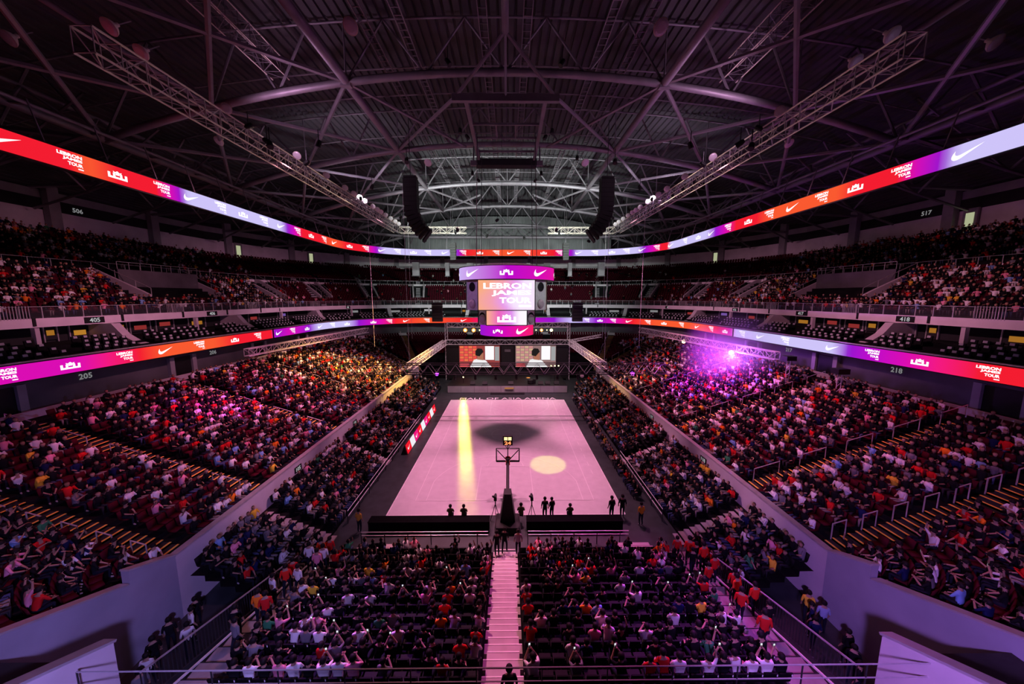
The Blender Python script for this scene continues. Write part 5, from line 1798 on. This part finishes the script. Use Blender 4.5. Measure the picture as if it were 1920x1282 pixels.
def person_template(pose):
    st = pose in ('stand', 'stand_walk')
    H = 0.44 if st else 0.0          # lift of the trunk when standing
    ln = {'lean': 0.16}.get(pose, 0.0)
    J = {'pelvis': ((0, 0, 0.50 + H), (0.15, 0.13)), 'spine': ((0, -0.03 + ln * 0.4, 0.72 + H), (0.15, 0.11)), 'chest': ((0, -0.01 + ln * 0.8, 0.93 + H), (0.175, 0.12)),
         'neck': ((0, 0.01 + ln, 1.10 + H), 0.062), 'jaw': ((0, 0.035 + ln, 1.17 + H), 0.078), 'head': ((0, 0.03 + ln, 1.26 + H), 0.10), 'crown': ((0, 0.015 + ln, 1.34 + H), 0.072)}
    E_ = [('pelvis', 'spine'), ('spine', 'chest'), ('chest', 'neck'), ('neck', 'jaw'), ('jaw', 'head'), ('head', 'crown')]
    hands = []
    for sg, s in ((-1, 'L'), (1, 'R')):
        sh = (sg * 0.19, 0.0 + ln * 0.85, 1.01 + H)
        if pose in ('lap', 'lean'):
            el, wr_ = (sg * 0.25, 0.10 + ln, 0.77), (sg * 0.12, 0.32 + ln, 0.66)
        elif pose == 'clap':
            el, wr_ = (sg * 0.27, 0.16, 0.80), (sg * 0.05, 0.36, 0.95)
        elif pose == 'phone':
            el, wr_ = (sg * 0.24, 0.24, 0.92), (sg * 0.07, 0.34, 1.18)
        elif pose == 'wave':
            el, wr_ = ((sg * 0.30, 0.08, 1.22), (sg * 0.24, 0.12, 1.50)) if sg > 0 else ((sg * 0.25, 0.10, 0.77), (sg * 0.14, 0.32, 0.66))
        else:
            el, wr_ = (sg * 0.25, -0.03, 0.75 + H), (sg * 0.25, 0.08, 0.52 + H)
        J['sh' + s] = (sh, 0.068); J['el' + s] = (el, 0.047); J['wr' + s] = (wr_, 0.032)
        dv = (Vector(wr_) - Vector(el)).normalized()
        hd = tuple(Vector(wr_) + dv * 0.07)
        J['hd' + s] = (hd, (0.040, 0.024))
        E_ += [('chest', 'sh' + s), ('sh' + s, 'el' + s), ('el' + s, 'wr' + s), ('wr' + s, 'hd' + s)]
        hands.append((Vector(hd), dv, sg))
        hip = (sg * 0.10, 0.0, 0.47 + H)
        if st:
            wk = 0.16 * sg if pose == 'stand_walk' else 0.0
            kn, an, to = (sg * 0.11, 0.03 + wk, 0.50), (sg * 0.11, -0.02 + wk * 1.2, 0.08), (sg * 0.12, 0.13 + wk * 1.2, 0.035)
        else:
            kn, an, to = (sg * 0.13, 0.42, 0.50), (sg * 0.12, 0.38, 0.09), (sg * 0.13, 0.53, 0.04)
        J['hip' + s] = (hip, 0.098); J['kn' + s] = (kn, 0.066); J['an' + s] = (an, 0.045); J['to' + s] = (to, 0.036)
        E_ += [('pelvis', 'hip' + s), ('hip' + s, 'kn' + s), ('kn' + s, 'an' + s), ('an' + s, 'to' + s)]
    me = skin_body(J, E_, pose)
    # regions by nearest bone
    region = {}
    for a, b in E_:
        nm = a + b
        if a in ('neck', 'jaw', 'head') or b in ('neck',):
            region[(a, b)] = 0
        elif a.startswith('el') or a.startswith('wr'):
            region[(a, b)] = 0
        elif a.startswith('hip') or a.startswith('kn') or b.startswith('hip'):
            region[(a, b)] = 2
        elif a.startswith('an'):
            region[(a, b)] = 3
        else:
            region[(a, b)] = 1
    seg = [(np.array(J[a][0]), np.array(J[b][0]), r_, (J[a][1] if not isinstance(J[a][1], tuple) else J[a][1][0])) for (a, b), r_ in region.items()]
    for m_ in ('skin', 'shirt', 'trouser', 'shoe'):
        me.materials.append(M[m_])
    for p in me.polygons:
        c = np.array(p.center)
        best, bi = 1e9, 0
        for a, b, r_, ra in seg:
            ab = b - a
            t_ = np.clip(np.dot(c - a, ab) / max(1e-9, np.dot(ab, ab)), 0, 1)
            dd = np.linalg.norm(c - a - ab * t_) - 0.5 * ra
            if dd < best:
                best, bi = dd, r_
        p.material_index = bi
        p.use_smooth = True
    # fingers, thumb, nose and ears as small tapered tubes joined into the same mesh
    ex = MB()
    for hd, dv, sg in hands:
        side = dv.cross(Vector((0, 0, 1)))
        if side.length < 0.1:
            side = Vector((1, 0, 0))
        side.normalize()
        dn = side.cross(dv).normalized()
        for k, l in enumerate((0.062, 0.074, 0.07, 0.054)):
            b0 = hd + side * (-0.027 + 0.018 * k) + dv * 0.02
            ex.tube([b0, b0 + dv * l * 0.55, b0 + dv * l * 0.9 - dn * 0.02], [0.010, 0.009, 0.007], 4)
        b0 = hd - dv * 0.02 - side * (0.03 * sg)
        ex.tube([b0, b0 + dv * 0.03 - side * 0.02 * sg, b0 + dv * 0.055 - side * 0.02 * sg], [0.011, 0.010, 0.007], 4)
    hz = J['head'][0]
    ex.tube([(0, hz[1] + 0.085, hz[2] + 0.01), (0, hz[1] + 0.125, hz[2] - 0.03)], [0.010, 0.016], 4)
    for sg in (-1, 1):
        ex.tube([(sg * 0.09, hz[1], hz[2] - 0.03), (sg * 0.115, hz[1] - 0.01, hz[2] + 0.015)], [0.015, 0.018], 4)
    nv = len(me.vertices); npoly = len(me.polygons)
    V = [tuple(v.co) for v in me.vertices] + [tuple(v) for v in ex.v]
    F = [tuple(p.vertices) for p in me.polygons] + [tuple(i + nv for i in f) for f in ex.f]
    mi = [p.material_index for p in me.polygons] + [0] * len(ex.f)
    out = bpy.data.meshes.new('person')
    out.from_pydata(V, [], F)
    for m_ in ('skin', 'shirt', 'trouser', 'shoe'):
        out.materials.append(M[m_])
    out.polygons.foreach_set('material_index', mi)
    out.polygons.foreach_set('use_smooth', [True] * len(F))
    out.update()
    hair = MB()
    c = Vector((0, hz[1] - 0.015, hz[2] + 0.03))
    hair.lathe(c, [(0.118, -0.07), (0.124, -0.01), (0.108, 0.06), (0.066, 0.105), (0.01, 0.118)], 10, (0, -0.28, 1))
    hm = hair.mesh('hair'); hm.materials.append(M['hair'])
    hm.polygons.foreach_set('use_smooth', [True] * len(hm.polygons))
    return out, hm


POSES = ['lap', 'lean', 'clap', 'phone', 'wave', 'stand', 'stand_walk']
TEMPL = {p: person_template(p) for p in POSES}
ph_me = MB().box((0.0, 0.40, 1.30), (0.075, 0.012, 0.15)).mesh('phone')
ph_me.materials.append(M['black'])
ph_scr = MB().box((0.0, 0.392, 1.30), (0.066, 0.004, 0.135)).mesh('phone_screen')
ph_scr.materials.append(M['phone'])

COLS = [('white', (0.80, 0.79, 0.80), 17), ('black', (0.010, 0.010, 0.012), 58), ('red', (0.60, 0.02, 0.02), 8), ('dark blue', (0.012, 0.018, 0.07), 6), ('grey', (0.16, 0.16, 0.18), 7),
        ('light blue', (0.22, 0.42, 0.75), 2.5), ('orange', (0.85, 0.22, 0.02), 1.6), ('yellow', (0.85, 0.55, 0.05), 1.4), ('pink', (0.85, 0.30, 0.42), 4), ('green', (0.04, 0.22, 0.10), 1)]
CW_ = np.array([c[2] for c in COLS], float); CW_ /= CW_.sum()
SKINS = [(0.36, 0.21, 0.14), (0.30, 0.165, 0.10), (0.44, 0.27, 0.19)]


# low-detail body for the mass of the crowd, two variants
def low_body(variant):
    mb = MB()
    reg = []

    def part(fn, r_):
        n0 = len(mb.v)
        fn()
        reg.extend([r_] * (len(mb.v) - n0))
    lean = 0.10 if variant == 1 else 0.0
    part(lambda: mb.tube([(0, 0, 0.42), (0, -0.03, 0.66), (0, lean, 0.95), (0, lean + 0.01, 1.06)], [0.17, 0.155, 0.20, 0.10], 6), 1)
    part(lambda: mb.tube([(0, lean + 0.03, 1.08), (0, lean + 0.04, 1.16), (0, lean + 0.03, 1.27), (0, lean + 0.01, 1.36)], [0.055, 0.09, 0.115, 0.05], 6), 0)
    for sg in (-1, 1):
        if variant == 0:
            P = [(sg * 0.20, 0, 1.0), (sg * 0.25, 0.08, 0.76), (sg * 0.13, 0.27, 0.66)]
        elif variant == 1:
            P = [(sg * 0.20, lean, 1.0), (sg * 0.27, 0.20, 0.80), (sg * 0.05, 0.40, 0.96)]
        else:
            P = [(sg * 0.20, 0, 1.0), (sg * 0.30, 0.12, 1.08 if sg > 0 else 0.76), (sg * 0.20, 0.26, 1.36 if sg > 0 else 0.68)]
        part(lambda: mb.tube(P[:2], [0.07, 0.05], 4, False), 1)
        part(lambda: mb.tube(P[1:], [0.046, 0.034], 4), 1 if variant == 1 else 0)
        part(lambda: mb.tube([(sg * 0.10, 0.02, 0.47), (sg * 0.13, 0.42, 0.50), (sg * 0.12, 0.39, 0.06)], [0.10, 0.07, 0.045], 4), 2)
    V = np.array([tuple(p) for p in mb.v])
    # triangulate/keep faces as quads plus caps
    return V, mb.f, np.array(reg)


LOW = [low_body(k) for k in range(3)]


def crowd_object(name, label, P):
    """P: list of (x, y, z, yaw, scale, shirt colour)"""
    if not P:
        return None
    allV, allC, allF, off = [], [], [], 0
    faces_by_len = {}
    for k in range(3):
        V, F, reg = LOW[k]
        sel = [p for i, p in enumerate(P) if (i * 7 + int(p[0] * 13)) % 3 == k]
        if not sel:
            continue
        A = np.array([p[:5] for p in sel]); Cc = np.array([p[5] for p in sel])
        n = len(sel)
        cs, sn = np.cos(A[:, 3]), np.sin(A[:, 3])
        sc = A[:, 4]
        X = (V[None, :, 0] * cs[:, None] - V[None, :, 1] * sn[:, None]) * sc[:, None] + A[:, 0][:, None]
        Y = (V[None, :, 0] * sn[:, None] + V[None, :, 1] * cs[:, None]) * sc[:, None] + A[:, 1][:, None]
        Z = V[None, :, 2] * sc[:, None] + A[:, 2][:, None]
        W_ = np.stack([X, Y, Z], 2).reshape(-1, 3)
        col = np.zeros((n, len(V), 3))
        sk = np.array(SKINS)[rng.integers(0, 3, n)]
        trc = np.array([(0.016, 0.018, 0.03), (0.03, 0.03, 0.035), (0.06, 0.08, 0.16), (0.25, 0.22, 0.2)])[rng.integers(0, 4, n)]
        col[:, reg == 1] = Cc[:, None, :]
        col[:, reg == 0] = sk[:, None, :]
        col[:, reg == 2] = trc[:, None, :]
        hair = (reg == 0) & (V[:, 2] > 1.05) & ((V[:, 1] < 0.02) | (V[:, 2] > 1.30))
        col[:, hair] = (0.012, 0.010, 0.010)
        allV.append(W_); allC.append(col.reshape(-1, 3))
        for f in F:
            fa = (np.array(f)[None, :] + (np.arange(n) * len(V))[:, None] + off)
            faces_by_len.setdefault(len(f), []).append(fa)
        off += n * len(V)
    V = np.vstack(allV).astype(np.float32); C_ = np.vstack(allC).astype(np.float32)
    me = bpy.data.meshes.new(name)
    loops, starts, tot = [], [], []
    pos = 0
    for ln_, arrs in faces_by_len.items():
        fa = np.vstack(arrs)
        loops.append(fa.ravel()); starts.append(pos + np.arange(len(fa)) * ln_); tot.append(np.full(len(fa), ln_)); pos += fa.size
    loops = np.concatenate(loops).astype(np.int32); starts = np.concatenate(starts).astype(np.int32); tot = np.concatenate(tot).astype(np.int32)
    me.vertices.add(len(V)); me.vertices.foreach_set('co', V.ravel())
    me.loops.add(len(loops)); me.loops.foreach_set('vertex_index', loops)
    me.polygons.add(len(starts)); me.polygons.foreach_set('loop_start', starts); me.polygons.foreach_set('loop_total', tot)
    me.update(calc_edges=True)
    at = me.color_attributes.new('col', 'FLOAT_COLOR', 'POINT')
    a = np.ones((len(V), 4), np.float32); a[:, :3] = C_
    at.data.foreach_set('color', a.ravel())
    me.polygons.foreach_set('use_smooth', np.ones(len(starts), bool))
    o = link(name, me, 'crowd')
    return tag(o, label, 'crowd', None, 'stuff')


# ------------------------------------------------------------------ seat spots
SEATS = []          # dict: block, row, no, x, y, z, yaw, occ


def seat_row(block, row, d, z, occ, near_t=PI / 2, s_lo=None, s_hi=None, aisles=True, step=0.56, skip=None):
    a = PI / 2 * max(d, 0.01)
    lo = -a * near_t / (PI / 2) if s_lo is None else s_lo
    hi = ring_total(d) - lo if s_hi is None else s_hi
    n = int((hi - lo) / step)
    L = Y1 - Y0
    T = ring_total(d)
    no = 0
    for i in range(n):
        s = lo + (i + 0.5) * step
        x, y, nx_, ny_ = ring(d, s)
        if aisles:
            bad = False
            if 0 <= s <= L or T - L <= s <= T:
                bad = any(abs(y - q) < 0.85 for q in AIS_Y)
            elif s < 0 or s > T:
                t_ = (-s if s < 0 else s - T) / d
                bad = any(abs(t_ - q) * d < 0.9 for q in AIS_A)
            else:
                t_ = math.atan2(y - Y1, abs(x - X0) - W) if abs(x - X0) > W else PI / 2
                bad = any(abs(t_ - q) * d < 0.9 for q in AIS_FA) if abs(x - X0) > W else (abs(abs(x - X0) - 9) < 0.8)
            if bad:
                continue
        if skip and skip(s, s / T):
            continue
        if y < Y0 + 0.2 and abs(x - X0) < W + 0.9:
            continue
        if block == 'lower' and y > 64 and row < 7 and abs(x - X0) < 18:
            continue
        px, py, dep = in_view((x, y, z + 0.7))
        if not (dep > 2 and -160 < px < 2080 and -100 < py < 1500):
            continue
        no += 1
        SEATS.append(dict(block=block, row=row, no=i, x=x, y=y, z=z, yaw=math.atan2(ny_, nx_) - PI / 2, occ=occ(x, y, s / T), dep=float(dep), px=float(px), py=float(py)))


def occ_lower(x, y, f):
    if y > 74 or (y > 65 and abs(x - X0) < 24):
        return 0.0
    if y > 66:
        return 0.75 if x > 0 else 0.7
    if y > 60:
        return 0.9
    if y < 26:
        return 0.66 if x < 0 else 0.76
    return 0.82 if x < 0 else 0.86


for i in range(LB_N):
    seat_row('lower', i, LB_D + LB_T * i + 0.22, LB_Z + LB_R * (i + 1), occ_lower)


def vskip(s, f):
    return any(abs(f - vf) * 220 < hw + 0.3 for vf, hw, big in VOM)


def occ_ua(x, y, f):
    if y > 88:
        return 0.03
    if y > 72:
        return 0.15 if x < 0 else 0.25
    if y > 60:
        return 0.75
    return 0.60 if x < 0 else 0.74


def occ_ub(x, y, f):
    if y > 74:
        return 0.02
    if y > 62:
        return 0.28 if x < 0 else 0.5
    return 0.56 if x < 0 else 0.74


for i in range(UA_N):
    seat_row('upper', i, UA_D + UT * i + 0.3, UA_Z + UR * (i + 1), occ_ua, s_lo=0, s_hi=ring_total(UA_D + UT * i + 0.3), aisles=False, step=0.6, skip=(vskip if i >= 3 else None))
for i in range(UB_N):
    seat_row('top', i, UB_D + UT * i + 0.3, UB_Z + UR * (i + 1), occ_ub, s_lo=0, s_hi=ring_total(UB_D + UT * i + 0.3), aisles=False, step=0.62, skip=lambda s, f: (s % 10.4) < 1.1)
# side stands
for sg in (-1, 1):
    for i in range(SS_N):
        y = SS_A + 0.4
        no = 0
        while y < SS_B - 0.3:
            no += 1
            if not any(abs(y - q) < 0.8 for q in SS_AIS):
                x = X0 + sg * (SS_X + SS_T * i + 0.35)
                px, py, dep = in_view((x, y, 1))
                SEATS.append(dict(block='side', row=i, no=no, x=x, y=y, z=SS_Z + SS_R * i, yaw=(PI / 2 if sg > 0 else -PI / 2), occ=0.88, dep=float(dep), px=float(px), py=float(py)))
            y += 0.54
# courtside chairs on the right of the court
y = 27.0
no = 0
while y < 55:
    no += 1
    px, py, dep = in_view((X0 + 11.3, y, 1))
    SEATS.append(dict(block='court', row=0, no=no, x=X0 + 11.2, y=y, z=0.0, yaw=PI / 2, occ=0.8, dep=float(dep), px=float(px), py=float(py)))
    y += 0.62
# near stand
for sg in (-1, 1):
    for i in range(NS_N):
        for k in range(18):
            x = X0 + sg * (1.12 + 0.535 * k)
            px, py, dep = in_view((x, ns_y(i) - 0.35, ns_z(i) + 0.7))
            SEATS.append(dict(block='near', row=i, no=k, x=x, y=ns_y(i) - 0.42, z=ns_z(i), yaw=0.0, occ=0.66 if i > 1 else 0.5, dep=float(dep), px=float(px), py=float(py)))

# ------------------------------------------------------------------ fill the seats
people = []
for s in SEATS:
    if random.random() < s['occ']:
        ci = int(rng.choice(len(COLS), p=CW_))
        s['who'] = ci
        people.append(s)
vis = [s for s in people if -10 < s['px'] < 1930 and s['py'] < 1300]
vis.sort(key=lambda s: s['dep'])
for s in vis[:300]:
    s['single'] = True


def side_word(x):
    return 'left' if x < X0 else 'right'


def where(s):
    if s['block'] == 'near':
        return '%s row of near stand, %s place %s of centre stair' % (nth(s['row'] + 1), nth(s['no'] + 1), side_word(s['x']))
    if s['block'] == 'lower':
        return 'near %s corner block, %s row, seat place %s' % (side_word(s['x']), nth(s['row'] + 1), s['no'])
    return '%s side stand, %s row, %s place from camera' % (side_word(s['x']), nth(s['row'] + 1), nth(s['no'] + 1))


# count seats within corner rows from the tunnel wall so that labels can be pointed at
by_row = {}
for s in SEATS:
    if s['block'] == 'lower' and s['dep'] < 40:
        by_row.setdefault((side_word(s['x']), s['row']), []).append(s)
for key, L_ in by_row.items():
    L_.sort(key=lambda q: q['no'] if key[0] == 'left' else -q['no'])
    for k, q in enumerate(L_):
        q['no2'] = k + 1


def where_lower(s):
    return '%s corner block, %s row, %s seat from tunnel wall' % (side_word(s['x']), nth(s['row'] + 1), nth(s['no2']))


def add_person(pose, label, loc, yaw, color, scale=1.0, group=None, hair=True, phone=False):
    body, hm = TEMPL[pose]
    o = link('person', body)
    o.location = loc
    o.rotation_euler = (0, 0, yaw)
    o.scale = (scale,) * 3
    o.color = tuple(color) + (1,)
    tag(o, label, 'person', group)
    if hair:
        link('hair', hm, None, o)
    if phone:
        p_ = link('phone', ph_me, None, o)
        link('phone_screen', ph_scr, None, p_)
    return o


far = []
PW = ['lap'] * 7 + ['lean'] * 3 + ['clap'] * 3 + ['phone'] * 2 + ['wave'] * 1
for s in people:
    name, c, _ = COLS[s['who']]
    v = 0.8 + 0.4 * random.random()
    c = tuple(min(0.9, q * v) for q in c)
    yaw = s['yaw'] + random.uniform(-0.35, 0.35)
    if s.get('single'):
        pose = random.choice(PW)
        lab = 'person in %s top, %s' % (name, where_lower(s) if s['block'] == 'lower' else where(s))
        add_person(pose, lab, (s['x'], s['y'], s['z']), yaw, c, random.uniform(0.94, 1.06), 'seated spectators nearest the camera', phone=(pose == 'phone'))
    else:
        far.append((s['x'], s['y'], s['z'], yaw, random.uniform(0.92, 1.06), c, s['block']))
crowd_object('crowd_lower', 'crowd of seated spectators filling the lower stands', [p[:6] for p in far if p[6] in ('lower',)])
crowd_object('crowd_floor', 'crowd of seated spectators on the low side stands by the court', [p[:6] for p in far if p[6] in ('side', 'court', 'near', 'corner')])
crowd_object('crowd_upper', 'crowd of seated spectators in the upper tier', [p[:6] for p in far if p[6] in ('upper', 'top')])

# ------------------------------------------------------------------ seats
st_b = MB().box((0, 0.05, 0.42), (0.46, 0.42, 0.07)); me_pan = st_b.mesh('seat_pan'); me_pan.materials.append(M['seat_black'])
st_k = MB(); st_k.bar((0, -0.17, 0.44), (0, -0.26, 0.86), 0.46, 0.05); me_bk = st_k.mesh('backrest'); me_bk.materials.append(M['seat_black'])
st_l = MB().box((0, -0.05, 0.20), (0.06, 0.30, 0.40)); me_pd = st_l.mesh('pedestal'); me_pd.materials.append(M['seat_black'])
st_n = MB().box((0.20, -0.275, 0.80), (0.035, 0.012, 0.10)); me_tag = st_n.mesh('number_tag'); me_tag.materials.append(M['line'])
near_s = [s for s in SEATS if s['block'] == 'near' and -10 < s['px'] < 1930 and s['py'] < 1330]
near_s.sort(key=lambda s: s['dep'])
one = near_s[:300]
ids = set(id(s) for s in one)
for s in one:
    o = thing('stadium_chair', 'black tip-up chair, ' + where(s), 'chair', (s['x'], s['y'], s['z']), s['yaw'], 'black chairs of the near stand')
    for me, nm in ((me_pan, 'seat_pan'), (me_bk, 'backrest'), (me_pd, 'pedestal'), (me_tag, 'number_tag')):
        link(nm, me, None, o)


def seat_mass(name, label, L_, m_):
    base = [st_b, st_k]
    V = np.array([tuple(p) for q in base for p in q.v])
    F, off = [], 0
    for q in base:
        F += [tuple(i + off for i in f) for f in q.f]; off += len(q.v)
    F = np.array(F)
    A = np.array([(s['x'], s['y'], s['z'], s['yaw']) for s in L_])
    cs, sn = np.cos(A[:, 3]), np.sin(A[:, 3])
    X = V[None, :, 0] * cs[:, None] - V[None, :, 1] * sn[:, None] + A[:, 0:1]
    Y = V[None, :, 0] * sn[:, None] + V[None, :, 1] * cs[:, None] + A[:, 1:2]
    Z = V[None, :, 2] + A[:, 2:3]
    P_ = np.stack([X, Y, Z], 2).reshape(-1, 3).astype(np.float32)
    FF = (F[None] + (np.arange(len(L_)) * len(V))[:, None, None]).reshape(-1, 4).astype(np.int32)
    me = bpy.data.meshes.new(name)
    me.vertices.add(len(P_)); me.vertices.foreach_set('co', P_.ravel())
    me.loops.add(FF.size); me.loops.foreach_set('vertex_index', FF.ravel())
    me.polygons.add(len(FF)); me.polygons.foreach_set('loop_start', (np.arange(len(FF)) * 4).astype(np.int32)); me.polygons.foreach_set('loop_total', np.full(len(FF), 4, np.int32))
    me.update(calc_edges=True)
    return tag(link(name, me, m_), label, 'seats', None, 'stuff')


seat_mass('seats_lower', 'dark red seats of the lower stands', [s for s in SEATS if s['block'] == 'lower'], 'seat_red')
seat_mass('seats_upper', 'dark red seats of the upper tier', [s for s in SEATS if s['block'] in ('upper', 'top')], 'seat_red')
seat_mass('seats_floor', 'black seats of the low stands beside the court', [s for s in SEATS if s['block'] in ('side', 'court', 'corner') or (s['block'] == 'near' and id(s) not in ids)], 'seat_black')

# ------------------------------------------------------------------ people who stand out
ORANGE = (0.9, 0.20, 0.02); REDC = (0.75, 0.03, 0.02); BLK = (0.012, 0.012, 0.014); WHT = (0.8, 0.79, 0.8)
for pose, lab, loc, yaw, c, sc in (
        ('stand', 'standing person in dark clothes on the centre stair nearest the camera', (X0 + 0.25, 10.0, ns_z(12.3)), 0.1, BLK, 1.02),
        ('stand', 'standing person in dark clothes at the foot of the centre stair, left one', (X0 - 0.55, 20.6, 0.0), 0.2, BLK, 1.0),
        ('stand_walk', 'standing person in dark clothes at the foot of the centre stair, middle one', (X0 - 0.05, 20.9, 0.0), -0.2, BLK, 1.0),
        ('stand', 'standing person in grey top at the foot of the centre stair, right one', (X0 + 0.85, 20.7, 0.0), 0.0, (0.3, 0.26, 0.3), 1.0),
        ('stand', 'left silhouette of two people standing at the right end of the baseline', (7.9, 24.3, 0), 0.3, BLK, 1.05),
        ('stand_walk', 'right silhouette of two people standing at the right end of the baseline', (8.75, 24.4, 0), -0.2, BLK, 1.08),
        ('stand', 'left silhouette of the pair standing beside the right tripod', (2.75, 24.3, 0), 0.1, BLK, 1.02),
        ('stand', 'right silhouette of the pair standing beside the right tripod', (3.3, 24.4, 0), 0.5, BLK, 0.97),
        ('stand', 'standing person in bright orange at the left end of the near stand', (-11.6, 14.2, ns_z(8)), 0.2, ORANGE, 1.0),
        ('stand', 'standing person in orange-red shirt near the left corner platform', (-11.5, 19.2, ns_z(2)), 0.0, (0.85, 0.08, 0.02), 1.05),
        ('stand', 'standing person in pale shirt beside the orange-red shirt at the left corner', (-11.0, 18.5, ns_z(2.6)), 0.2, WHT, 1.05),
        ('stand_walk', 'standing person in red shirt by the left bar fence', (-11.8, 16.4, ns_z(5.2)), 0.4, REDC, 1.0),
        ('stand', 'left one of two people in red shirts standing on the right corner steps', (11.5, 18.3, ns_z(2.8)), 0.1, REDC, 1.08),
        ('stand', 'right one of two people in red shirts standing on the right corner steps', (11.0, 18.9, ns_z(2.2)), -0.2, REDC, 1.12),
        ('stand', 'standing person in red shirt on the right side steps, upper one', (11.5, 15.4, ns_z(5.8)), 0.3, (0.85, 0.06, 0.03), 1.0),
        ('stand_walk', 'standing person in red shirt on the right side steps, lower one', (11.9, 14.7, ns_z(6.6)), 0.0, REDC, 1.0),
        ('lap', 'seated press person in drab top at the left press table, left one', (-4.4, 23.75, 0.25), 0.0, (0.10, 0.12, 0.06), 1.0),
        ('lap', 'seated press person in drab top at the left press table, right one', (-3.4, 23.75, 0.25), 0.0, (0.10, 0.12, 0.06), 1.0),
        ('lap', 'seated person in green top just right of the hoop base', (0.9, 23.8, 0.25), 0.0, (0.10, 0.13, 0.05), 1.05),
        ('lap', 'seated person in green top at the middle of the right press table', (4.6, 23.8, 0.25), 0.0, (0.10, 0.14, 0.05), 1.0),
        ('stand', 'person standing in dark clothes by the left tunnel wall', (-16.3, 14.6, 0.0), 0.6, BLK, 1.0),
        ('stand', 'person in light blue standing by the right tunnel wall', (15.9, 15.2, 0.0), -0.4, (0.3, 0.38, 0.6), 1.0),
        ('stand', 'person standing in yellow at the right courtside corner', (9.9, 23.6, 0), 0.2, (0.8, 0.4, 0.03), 1.0),
        ('stand', 'person standing in yellow at the left courtside corner', (-10.9, 23.0, 0), -0.3, (0.8, 0.42, 0.06), 1.0)):
    add_person(pose, lab, loc, yaw, c, sc)

# people queueing on the side steps and in the tunnels
random.seed(5)
for sg, nm in ((-1, 'left'), (1, 'right')):
    for k in range(9):
        i = 1.2 + k * 1.15
        ci = int(rng.choice(len(COLS), p=CW_)) if k % 3 else 2
        x = X0 + sg * (10.95 + 0.75 * (k % 2) + random.uniform(-0.1, 0.1))
        ii = int(i)
        add_person('stand' if k % 2 else 'stand_walk', 'standing person in %s top on the %s side steps, %s from the court' % (COLS[ci][0], nm, nth(k + 1)), (x, ns_y(ii) - 0.35, ns_z(ii)), random.uniform(-0.5, 0.5), COLS[ci][1], random.uniform(0.95, 1.04), 'people on the side steps')
    for k in range(8):
        ci = int(rng.choice(len(COLS), p=CW_))
        x = X0 + sg * (15.9 - 0.45 * (k % 3)); y = 15.8 - 0.7 * k
        add_person('stand' if k % 2 else 'stand_walk', 'standing person in %s top in the %s tunnel, %s from the court' % (COLS[ci][0], nm, nth(k + 1)), (x, y, 0.0), random.uniform(-1, 1), COLS[ci][1], random.uniform(0.95, 1.04), 'people in the tunnels')
